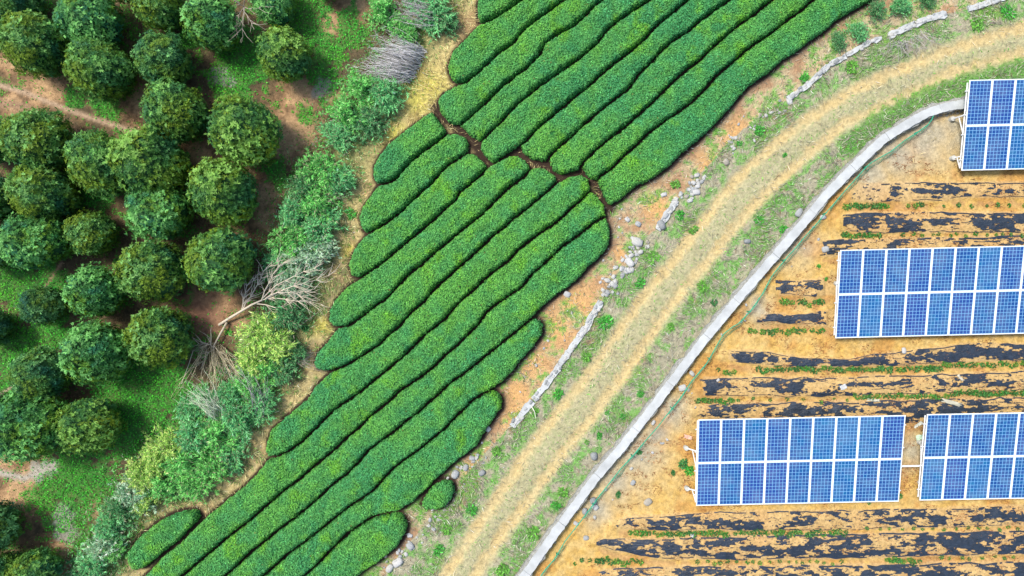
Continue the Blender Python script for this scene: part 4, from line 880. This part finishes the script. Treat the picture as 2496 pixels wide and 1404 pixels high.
brush_pile(((1000, 195), (1035, 120)), ((878, 175), (935, 88)), 230, 'big silver grey pile of cut brush lying beside the straw bank', 1, (0.50, 0.49, 0.49), 0.8, 16, 0.013)
brush_pile(((1085, 60), (1060, 20)), ((960, 45), (985, -25)), 110, 'grey twiggy brush pile cut by the top edge among shrubs', 2, (0.38, 0.36, 0.37), 0.9, 16)
brush_pile(((500, 835), (545, 845)), ((440, 955), (610, 975)), 46, 'fan of dead tan branches lying below the forked trunk', 3, (0.56, 0.49, 0.32), 0.8, 36, 0.013)
brush_pile(((560, 1010), (520, 1040)), ((420, 960), (520, 930)), 60, 'thin pale culms sticking out of the bamboo over the clearing', 4, (0.46, 0.52, 0.38), 1.4, 16, 0.012)
brush_pile(((650, 985), (610, 1030)), ((560, 890), (660, 930)), 40, 'grey dead culms among the bamboo beside the straw bank', 5, (0.36, 0.35, 0.34), 1.2, 14, 0.008)
brush_pile(((765, 505), (755, 498)), ((820, 470), (840, 480)), 10, 'small spray of dry straw coloured sticks in the bamboo', 6, (0.5, 0.46, 0.34), 0.7, 8, 0.010)
brush_pile(((700, 880), (720, 860)), ((770, 850), (790, 900)), 26, 'loose grey twigs on the bank beside the fourth hedge tip', 7, (0.36, 0.32, 0.27), 0.3, 14, 0.008)
brush_pile(((2170, 110), (2250, 80)), ((2140, 130), (2300, 100)), 46, 'grey bramble heap on the road side of the upper kerb', 8, (0.33, 0.31, 0.30), 0.4, 16, 0.008)

def bare_tree(name, trunk, limbs, label, seed, r0, col, ntw=5, z0=0.1, cat='dead tree'):
    r = random.Random(seed); root = empty(name, (*P(*trunk[0][:2]), 0)); tag(root, label, cat); ox, oy = root.location.x, root.location.y
    def w(u, v, z): x, y = P(u, v, z); return (x - ox, y - oy, z)
    mb = MB(); mb.tube([w(*p) for p in trunk], r0, r0 * 0.6, sides=8, col=col); mb.build('trunk', M['twig'], root, smooth=True)
    for line in limbs:
        mb = MB(); pts = []
        for i in range(len(line) - 1):
            for t in (0, .5): a, b = line[i], line[i + 1]; pts.append((a[0] + (b[0] - a[0]) * t + r.gauss(0, 1.3), a[1] + (b[1] - a[1]) * t + r.gauss(0, 1.3), a[2] + (b[2] - a[2]) * t))
        pts.append(line[-1]); mb.tube([w(*p) for p in pts], r0 * 0.42, 0.007, sides=5, col=col)
        for k in range(ntw * len(line)):
            j = r.randrange(1, len(pts)); p = pts[j]; q = pts[j - 1]; dx, dy = p[0] - q[0], p[1] - q[1]; m = math.hypot(dx, dy) + 1e-6; ang = math.atan2(dy, dx) + r.choice([-1, 1]) * r.uniform(.25, .8); l = r.uniform(14, 50)
            s = (p[0], p[1], p[2]); a2 = ang + r.gauss(0, .3); mm = (s[0] + l * .5 * math.cos(ang), s[1] + l * .5 * math.sin(ang), s[2] + r.uniform(-.05, .15)); e = (mm[0] + l * .5 * math.cos(a2), mm[1] + l * .5 * math.sin(a2), mm[2] + r.uniform(-.1, .2))
            mb.tube([w(*s), w(*mm), w(*e)], 0.014, 0.004, sides=3, col=col)
        mb.build('branch', M['twig'], root)
TC = (0.62, 0.54, 0.42)
bare_tree('fallen_tree', [(534, 792, .15), (560, 775, .3), (590, 757, .5), (615, 742, .7), (640, 731, .8)],
          [[(590, 756, .5), (610, 722, .7), (628, 695, .9), (642, 662, 1.0), (674, 638, 1.1)], [(638, 731, .8), (672, 697, 1.1), (718, 673, 1.3), (766, 654, 1.3)], [(640, 731, .8), (664, 726, .9), (726, 733, 1.1), (782, 741, 1.0)],
           [(625, 740, .7), (669, 748, .8), (705, 742, .9), (730, 722, .9)], [(636, 731, .8), (655, 692, 1.1), (668, 668, 1.2), (690, 640, 1.2)], [(590, 756, .5), (594, 728, .7), (604, 698, .8), (630, 670, .9)], [(650, 725, .9), (690, 705, 1.2), (740, 690, 1.3), (800, 672, 1.2)], [(645, 728, .9), (680, 712, 1.2), (720, 715, 1.2), (765, 705, 1.1)]],
          'fallen bare tree with pale trunk and spreading leafless crown lying toward the bamboo', 21, 0.062, TC, 6, cat='fallen tree')
bare_tree('fallen_tree', [(553, 786, .2), (538, 812, .25), (520, 845, .3)], [[(520, 845, .3), (509, 858, .35), (495, 880, .3)], [(520, 845, .3), (545, 870, .5), (575, 900, .5), (600, 925, .4)], [(520, 845, .3), (530, 880, .4), (540, 925, .3)], [(520, 845, .3), (505, 840, .3), (485, 838, .3)]],
          'second thin fallen trunk crossing under the first and fanning into dead branches', 22, 0.055, (0.52, 0.45, 0.33), 7, cat='fallen tree')
bare_tree('bare_sapling', [(592, 25, .1), (594, 18, 1.2)], [[(594, 18, 1.2), (575, 5, 1.6), (560, -10, 1.8)], [(594, 18, 1.2), (605, 40, 1.6), (614, 56, 1.8)], [(594, 18, 1.2), (620, 22, 1.6), (640, 15, 1.8)], [(594, 18, 1.2), (592, 50, 1.5), (592, 90, 1.5)], [(594, 18, 1.2), (598, -15, 1.8), (600, -30, 1.9)], [(594, 18, 1.2), (582, 38, 1.5), (577, 48, 1.6)]],
          'leafless dead sapling between two orchard trees at the top edge', 23, 0.04, (0.36, 0.32, 0.26), 3)
def stick(a, b, lab, r=0.018, col=(0.42, 0.38, 0.3)):
    mb = MB(); mb.tube([ppt(*a, 0.16), ppt((a[0] + b[0]) / 2 + 2, (a[1] + b[1]) / 2 - 2, 0.26), ppt(*b, 0.2)], r, r * .6, sides=5, col=col); o = mb.build('stick', M['twig'])
    tag(o, lab, 'stick')
stick((704, 814), (777, 760), 'long straight grey stick lying on bank beside the yellow tuft'); stick((471, 854), (442, 936), 'pale bent stick on the green clearing beside the dead branches', 0.02, TC)
stick((730, 505), (800, 478), 'dry stick leaning out of the bamboo toward the straw'); stick((1295, 990), (1306, 1020), 'pale broken stick by the ragged kerb end', 0.025, (0.62, 0.6, 0.5))

# ---------------------------------------------------------------- ground plants and grasses (uncountable)
def sample(n, fn, seed, box=(-25, 25, -14.6, 14.6)):
    r = np.random.default_rng(seed); x = r.uniform(box[0], box[1], n); y = r.uniform(box[2], box[3], n); z = zones(x, y); k = r.random(n) < fn(z, x, y)
    return x[k], y[k], {a: (b[k] if hasattr(b, '__len__') and len(b) == n else b) for a, b in z.items()}, r
def stuff_mesh(name, v, f, col, mat, label=None):
    me = fast_mesh(name, v, f, np.repeat(col, 4, 0)); o = link(name, me, mat); o['kind'] = 'stuff'
    if label: o['label'] = label; o['category'] = 'ground cover'
    return o
# broad leaved ground cover of the orchard
x, y, z, r = sample(300000, lambda z, x, y: np.clip(z['cover'] * 1.2, 0, 1) * z['orchard'] + 0.14 * z['orchard'] * (z['n2'] > 0.48), 31)
n = len(x); zz = ground_z(x, y) + r.uniform(0.01, 0.20, n) * (0.3 + z['cover']) * fbm(x * 3, y * 3, 201, 2) * 1.6; a = r.uniform(0, 6.28, n); d = unit(np.stack([np.cos(a), np.sin(a), r.uniform(-.1, .5, n)], 1)); nn = unit(np.stack([r.normal(0, .35, n), r.normal(0, .35, n), np.ones(n)], 1))
v, f = leaf_quads(np.stack([x, y, zz], 1), d, nn, r.uniform(0.05, 0.105, n), r.uniform(0.035, 0.065, n)); pt_ = fbm(x * .5, y * .5, 88, 3)[:, None]
col = (np.array([[0.028, 0.34, 0.040]]) * (1 - pt_) + np.array([[0.09, 0.42, 0.02]]) * pt_) * np.exp(r.normal(0, .35, (n, 1)))
stuff_mesh('ground_cover', v, f, col, M['grass'], 'bright green leafy ground cover between the orchard trees')
# fallen litter in the orchard
x, y, z, r = sample(60000, lambda z, x, y: (z['orchard'] * 0.5 + z['strip'] * 0.4) * (1 - z['cover']), 32)
n = len(x); a = r.uniform(0, 6.28, n); d = np.stack([np.cos(a), np.sin(a), r.uniform(-.1, .1, n)], 1); nn = unit(np.stack([r.normal(0, .3, n), r.normal(0, .3, n), np.ones(n)], 1))
v, f = leaf_quads(np.stack([x, y, ground_z(x, y) + r.uniform(.005, .03, n)], 1), unit(d), nn, r.uniform(.04, .1, n), r.uniform(.015, .035, n))
stuff_mesh('leaf_litter', v, f, np.array([[.22, .15, .08]]) * np.exp(r.normal(0, .5, (n, 1))), M['grass'], 'brown fallen leaves under the orchard trees')
# green grass and weeds of the verges
def verge(z, x, y):
    k = np.clip(z['gv'] * (0.5 + 1.4 * sstep(.45, .65, z['n1'])), 0, 1) * z['east'] + 0.05 * z['east'] * (1 - z['roadw']) + 0.07 * z['roadw'] * (1 - z['tr']) * z['east']
    k = k + z['bank'] * 0.9 * np.clip(1.9 - z['db'] / 1.2, 0, 1) * sstep(.40, .55, z['n2']) + z['strip'] * 0.5 * z['orchard'] + z['bank'] * .5 * (y < 5) * sstep(.5, .58, z['n2'])
    k = k + 0.8 * z['nbk'] + .8 * z['east'] * (seg_dist(x, y, PA([(1980, 150), (2060, 100), (2150, 40), (2300, 0), (2420, -40)]))[0] < .75) * sstep(.42, .5, z['n2'])
    return np.clip(k, 0, 1) * (z['dw'] > 0.24) * (z['tea'] < -0.12)
x, y, z, r = sample(260000, verge, 33)
n = len(x); a = r.uniform(0, 6.28, n); d = unit(np.stack([np.cos(a), np.sin(a), r.uniform(.2, 1.0, n)], 1)); nn = unit(np.stack([r.normal(0, .5, n), r.normal(0, .5, n), np.ones(n)], 1)); L = r.uniform(.07, .2, n)
v, f = leaf_quads(np.stack([x, y, ground_z(x, y) - .005], 1), d, nn, L, r.uniform(.012, .035, n)); p_ = fbm(x * 1.1, y * 1.1, 99, 3)[:, None]
col = (np.array([[0.06, 0.40, 0.03]]) * (1 - p_) + np.array([[0.22, 0.46, 0.08]]) * p_) * np.exp(r.normal(0, .3, (n, 1)))
stuff_mesh('verge_grass', v, f, col, M['grass'], 'green grass and weeds on the verges of the dirt road')
# low scrub between the bamboo clumps
x, y, z, r = sample(220000, lambda z, x, y: np.clip(np.clip(z['strip'] * 1.5 - .1, 0, 1) + z['bank'] * np.clip(2.0 - z['db'] / 1.05, 0, 1) * .7 * (y < 7), 0, 1) * sstep(.36, .52, z['n2']) * (z['tea'] < -.15) * (~z['east']), 37)
n = len(x); a = r.uniform(0, 6.28, n); d = unit(np.stack([np.cos(a), np.sin(a), r.uniform(-.1, .8, n)], 1)); nn = unit(np.stack([r.normal(0, .5, n), r.normal(0, .5, n), np.ones(n)], 1)); L = r.uniform(.08, .2, n); p_ = fbm(x * .9, y * .9, 211, 3)[:, None]; hz = r.random(n) ** .7
v, f = leaf_quads(np.stack([x, y, ground_z(x, y) + hz * .9 * fbm(x * 1.5, y * 1.5, 212, 2)], 1), d, nn, L, L * r.uniform(.15, .3, n))
col = (np.array([[0.05, 0.22, 0.06]]) * (1 - p_) + np.array([[0.20, 0.42, 0.14]]) * p_) * np.exp(r.normal(0, .45, (n, 1))); gr = r.random(n) < .12; col[gr] = np.array([.34, .33, .24])
stuff_mesh('scrub', v, f, col, M['leaf'], 'low tangled scrub filling the strip between the bamboo clumps')
# dry grass: road verges and the straw bank
def dryf(z, x, y):
    k = z['east'] * np.where(z['roadside'], 0.85, 0.3) * (1 - 0.93 * z['roadw']) * (0.35 + sstep(.4, .6, z['n1']))
    k = k + z['bank'] * 0.8 * sstep(.3, .5, z['n2']) + 0.05 * z['fld'] * (y > 5.5) * (z['n1'] > .5) + 0.05 * z['roadw'] * (1 - z['tr'])
    return np.clip(k, 0, 1) * ((z['dw'] > 0.17) | z['fld']) * (z['tea'] < -0.06)
x, y, z, r = sample(330000, dryf, 34)
n = len(x); fa = fbm(x * .8, y * .8, 120, 2) * 9; a = np.where(r.random(n) < .55, fa, r.uniform(0, 6.28, n)); d = unit(np.stack([np.cos(a), np.sin(a), r.uniform(.02, .55, n)], 1)); nn = unit(np.stack([r.normal(0, .5, n), r.normal(0, .5, n), np.ones(n)], 1)); L = r.uniform(.10, .34, n)
v, f = leaf_quads(np.stack([x, y, ground_z(x, y) + r.uniform(0, .06, n)], 1), d, nn, L, r.uniform(.010, .024, n)); p_ = z['east'][:, None] * 1.0
col = (np.array([[.56, .46, .22]]) * (1 - p_) + np.array([[.37, .35, .27]]) * p_) * np.exp(r.normal(-.05, .5, (n, 1))); red = r.random(n) < .08; col[red] = np.array([.22, .13, .07])
stuff_mesh('dry_grass', v, f, col, M['grass'], 'bleached dry grass on the bank and the road verges')

# ---------------------------------------------------------------- crop plants of the solar field, weeds
def plant_mesh(seed, n, R, pal, leaf=(.06, .11), wd=.5, up=.5):
    r = np.random.default_rng(seed); a = r.uniform(0, 6.28, n); q = r.random(n) ** .5 * R * .75; b = np.stack([np.cos(a) * q * .75, np.sin(a) * q * .75, r.uniform(.02, up * R * 1.4, n) * (1 - q / R * .5)], 1)
    d = unit(np.stack([np.cos(a), np.sin(a), r.uniform(-.1, .3, n)], 1) * (q / R)[:, None] * 1.2 + r.normal(0, .7, (n, 3)) * np.array([[1, 1, .4]])); nn = unit(np.array([[0, 0, 1.]]) + r.normal(0, .35, (n, 3))); L = r.uniform(*leaf, n); v, f = leaf_quads(b, d, nn, L, L * wd)
    col = np.array(pal)[None] * np.exp(r.normal(0, .35, (n, 1))); me = fast_mesh('plant', v, f, np.repeat(col, 4, 0)); me.materials.append(M['leaf']); return me
CROP = [plant_mesh(2000 + i, 44, .15, [(0.06, .23, .035), (.045, .18, .04), (.10, .25, .035), (.06, .20, .045)][i]) for i in range(4)]
ROWS = [('between the two film beds under the northmost array', [(2062, 2172, 11, 503), (2215, 2262, 12, 500), (2300, 2500, 34, 500)]), ('below the second film bed under the northmost array', [(2055, 2150, 10, 573), (2200, 2500, 22, 573)]),
        ('below the short film piece left of the middle array', [(1908, 2010, 11, 737)]), ('below the narrow film left of the middle array', [(1828, 2012, 13, 808)]),
        ('below the drooping film under the middle array', [(1752, 1790, 14, 905), (1850, 2300, 9.5, 899), (2300, 2510, 13, 888)]), ('below the patchy film under the middle array', [(1702, 1790, 8, 978), (1800, 2080, 34, 974), (2080, 2310, 11, 966), (2320, 2500, 8, 958)]),
        ('below the first film bed under the lower arrays', [(1535, 1570, 14, 1299), (1575, 1780, 8.5, 1300), (1790, 2075, 11, 1298), (2110, 2500, 26, 1287)]), ('above the bottom edge film bed', [(1400, 1500, 19, 1369), (1455, 1560, 11, 1369), (1700, 2060, 20, 1370), (2160, 2240, 9, 1366), (2290, 2500, 26, 1360)])]
rr = random.Random(55); crop_i = 0
for where, segs in ROWS:
    for (u0, u1, st, v0) in segs:
        u = u0
        while u < u1:
            sparse = st > 18
            x, y = P(u + rr.uniform(-3, 3), v0 + rr.gauss(0, 2.5), ZF); o = link('crop_plant', CROP[rr.randrange(4)], None, None, (x, y, gz(x, y))); k = rr.uniform(.55, .85) if sparse else rr.uniform(.75, 1.25); o.scale = (k, k, k); o.rotation_euler = (0, 0, rr.uniform(0, 6.28))
            tag(o, 'small green crop plant ' + where, 'crop plant', 'crop row ' + where); u += st * rr.uniform(.7, 1.3)
WEED = [plant_mesh(2100 + i, 110, .26, [(.06, .34, .04), (.13, .36, .05), (.04, .20, .05)][i], (.06, .13), .45, .5) for i in range(3)]
WEEDS = [(1850, 538, 14, 0, 'bright green weed clump between the track and the wall below the boulder'), (1910, 560, 16, 0, 'green weed beside the wall under the boulder'), (1712, 700, 20, 1, 'leafy green weed clump right of the dirt road centre'), (1740, 737, 16, 2, 'dark green weed in dry grass by the wall'),
 (1635, 798, 14, 1, 'green weed halfway down the right verge'), (1560, 960, 16, 0, 'green weed near the orange scar above the wall'), (1480, 1006, 10, 0, 'small round weed on the right track shoulder'), (1517, 1015, 14, 0, 'small bright weed left of the wall below the orange scar'), (1460, 1062, 14, 0, 'bright weed on the right track edge'), (1430, 1078, 12, 1, 'small bright weed below its twin at the track edge'),
 (1372, 1200, 22, 1, 'elongated green weed beside the lower wall'), (1355, 1232, 18, 0, 'green weed just under the elongated one'), (1300, 1300, 24, 1, 'large green weed patch near the bottom of the wall'), (1225, 1390, 22, 1, 'green weed at the bottom edge left of the wall'), (1850, 320, 22, 0, 'bright green weed patch on the left verge beside the upper track'),
 (1802, 350, 12, 0, 'small round green weed on the upper stony verge'), (1912, 378, 10, 0, 'tiny green weed inside the road between the tracks'), (1645, 450, 16, 1, 'green weed beside the upper rubble'), (1655, 525, 22, 0, 'bright weed patch right of the short kerb piece'), (1690, 560, 18, 1, 'green weed right of the short kerb by the left track'),
 (1590, 630, 24, 1, 'large green weed patch between rubble and track'), (1560, 690, 22, 0, 'green weed patch below the rubble heap'), (1475, 785, 24, 0, 'bright green weed patch beside the kerb top'), (1430, 870, 24, 1, 'green weed patch right of the longest kerb'), (1360, 960, 18, 0, 'green weed right of the kerb end'), (1305, 1005, 16, 1, 'green weed by the broken stick'),
 (1210, 1100, 22, 1, 'green weed clump above the orange patch of the lower verge'), (1150, 1240, 20, 0, 'green weed on the lower left verge'), (1090, 1290, 18, 1, 'green weed between rubble and left track'), (1070, 1340, 20, 0, 'green weed above the bottom rubble'), (1560, 1105, 12, 2, 'dark spiky weed on pale soil inside the net'), (1508, 1208, 11, 2, 'dark spiky weed left of the cream boulder'),
 (1668, 1134, 17, 2, 'dark green bush at the left end of the lower array'), (1682, 1150, 15, 0, 'green bush tucked under the lower array corner'), (1643, 1155, 10, 2, 'small dark weed left of the array bush'), (2198, 1212, 9, 2, 'dark weed at the gap between the lower arrays'), (2124, 1230, 8, 2, 'dark weed under the lower edge of the nine column array'),
 (2000, 648, 8, 0, 'lone green weed left of the middle array'), (2017, 680, 8, 0, 'small green weed by the left edge of the middle array'), (2380, 60, 26, 1, 'green weed patch between kerb and track near the top right'), (2455, 30, 26, 0, 'green weed patch in the top right corner'), (855, 520, 20, 0, 'bright green weed patch left of the third hedge'), (800, 560, 16, 0, 'bright green weed by the silvery bamboo'),
 (735, 735, 16, 0, 'bright green weed under the fallen crown tip'), (745, 800, 18, 2, 'green weed above the grey stick on bank'), (1960, 190, 18, 0, 'green weed right of the curved kerb'), (2075, 165, 24, 1, 'yellow green weed clump below the crumbled kerb')]
for (u, v, r, k, lab) in WEEDS:
    x, y = P(u, v, 0); o = link('weed', WEED[k], None, None, (x, y, gz(x, y))); s = r / S / .26 * 0.9; o.scale = (s * rr.uniform(.7, 1.25), s * rr.uniform(.7, 1.25), min(s, 1.1) * rr.uniform(.5, 1)); o.rotation_euler = (0, 0, rr.uniform(0, 6.28)); tag(o, lab, 'weed')

# scraps and debris on the field
def scrap(u, v, w, h, ang, col, lab):
    rs_ = np.random.default_rng(int(u + v)); nx_, ny_ = 9, 5; X, Y = np.meshgrid(np.linspace(-.5, .5, nx_), np.linspace(-.5, .5, ny_)); e = 1 + rs_.normal(0, .12, X.shape)
    Z = rs_.random(X.shape) * .07 + .02; V = np.stack([X * w * e / S, Y * h * e / S, Z], -1).reshape(-1, 3); idx = np.arange(nx_ * ny_).reshape(ny_, nx_); f = np.stack([idx[:-1, :-1], idx[:-1, 1:], idx[1:, 1:], idx[1:, :-1]], -1).reshape(-1, 4)
    x, y = P(u, v, ZF); o = link('plastic_scrap', fast_mesh('plastic_scrap', V, f, np.tile([col], (len(V), 1))), M['scrap'], None, (x, y, gz(x, y) + .02)); o.rotation_euler = (0, 0, ang); tag(o, lab, 'plastic scrap')
scrap(2236, 1034, 22, 7, .6, (.48, .49, .42), 'crumpled whitish plastic strip above the gap between the lower arrays'); scrap(2240, 1065, 18, 12, .2, (.5, .66, .5), 'pale green rag of plastic beside the gap of the lower arrays')
scrap(2315, 980, 48, 9, -.25, (.46, .45, .36), 'long pale plastic scrap on the bed above the lower right array'); scrap(2125, 974, 30, 6, -.05, (.46, .44, .35), 'flat pale scrap beside the crops above the nine column array')
scrap(2335, 920, 20, 6, -.8, (.48, .45, .36), 'small slanted pale scrap on the patchy film'); scrap(2051, 942, 16, 12, .3, (.48, .5, .5), 'crumpled white scrap in the middle of the patchy film'); scrap(1676, 1065, 20, 9, -.3, (.66, .4, .3), 'small reddish scrap beside the pile of the nine column array')
# dead stalks
x, y, z, r = sample(90000, lambda z, x, y: z['fld'] * 0.9 * (fbm(x * 1.4, y * 3.5, 133, 3) > .60), 36, (3, 25, -14.5, 6))
n = len(x); a = r.normal(0, .7, n); d = unit(np.stack([np.cos(a), np.sin(a), r.uniform(0, .35, n)], 1)); nn = np.tile([[0, 0, 1.]], (n, 1))
v, f = leaf_quads(np.stack([x, y, ground_z(x, y) + .012], 1), d, nn, r.uniform(.05, .16, n), r.uniform(.01, .028, n))
stuff_mesh('dead_stalks', v, f, np.array([[.26, .12, .05]]) * np.exp(r.normal(0, .4, (n, 1))), M['grass'], 'brown dead stalks strewn over the orange beds')
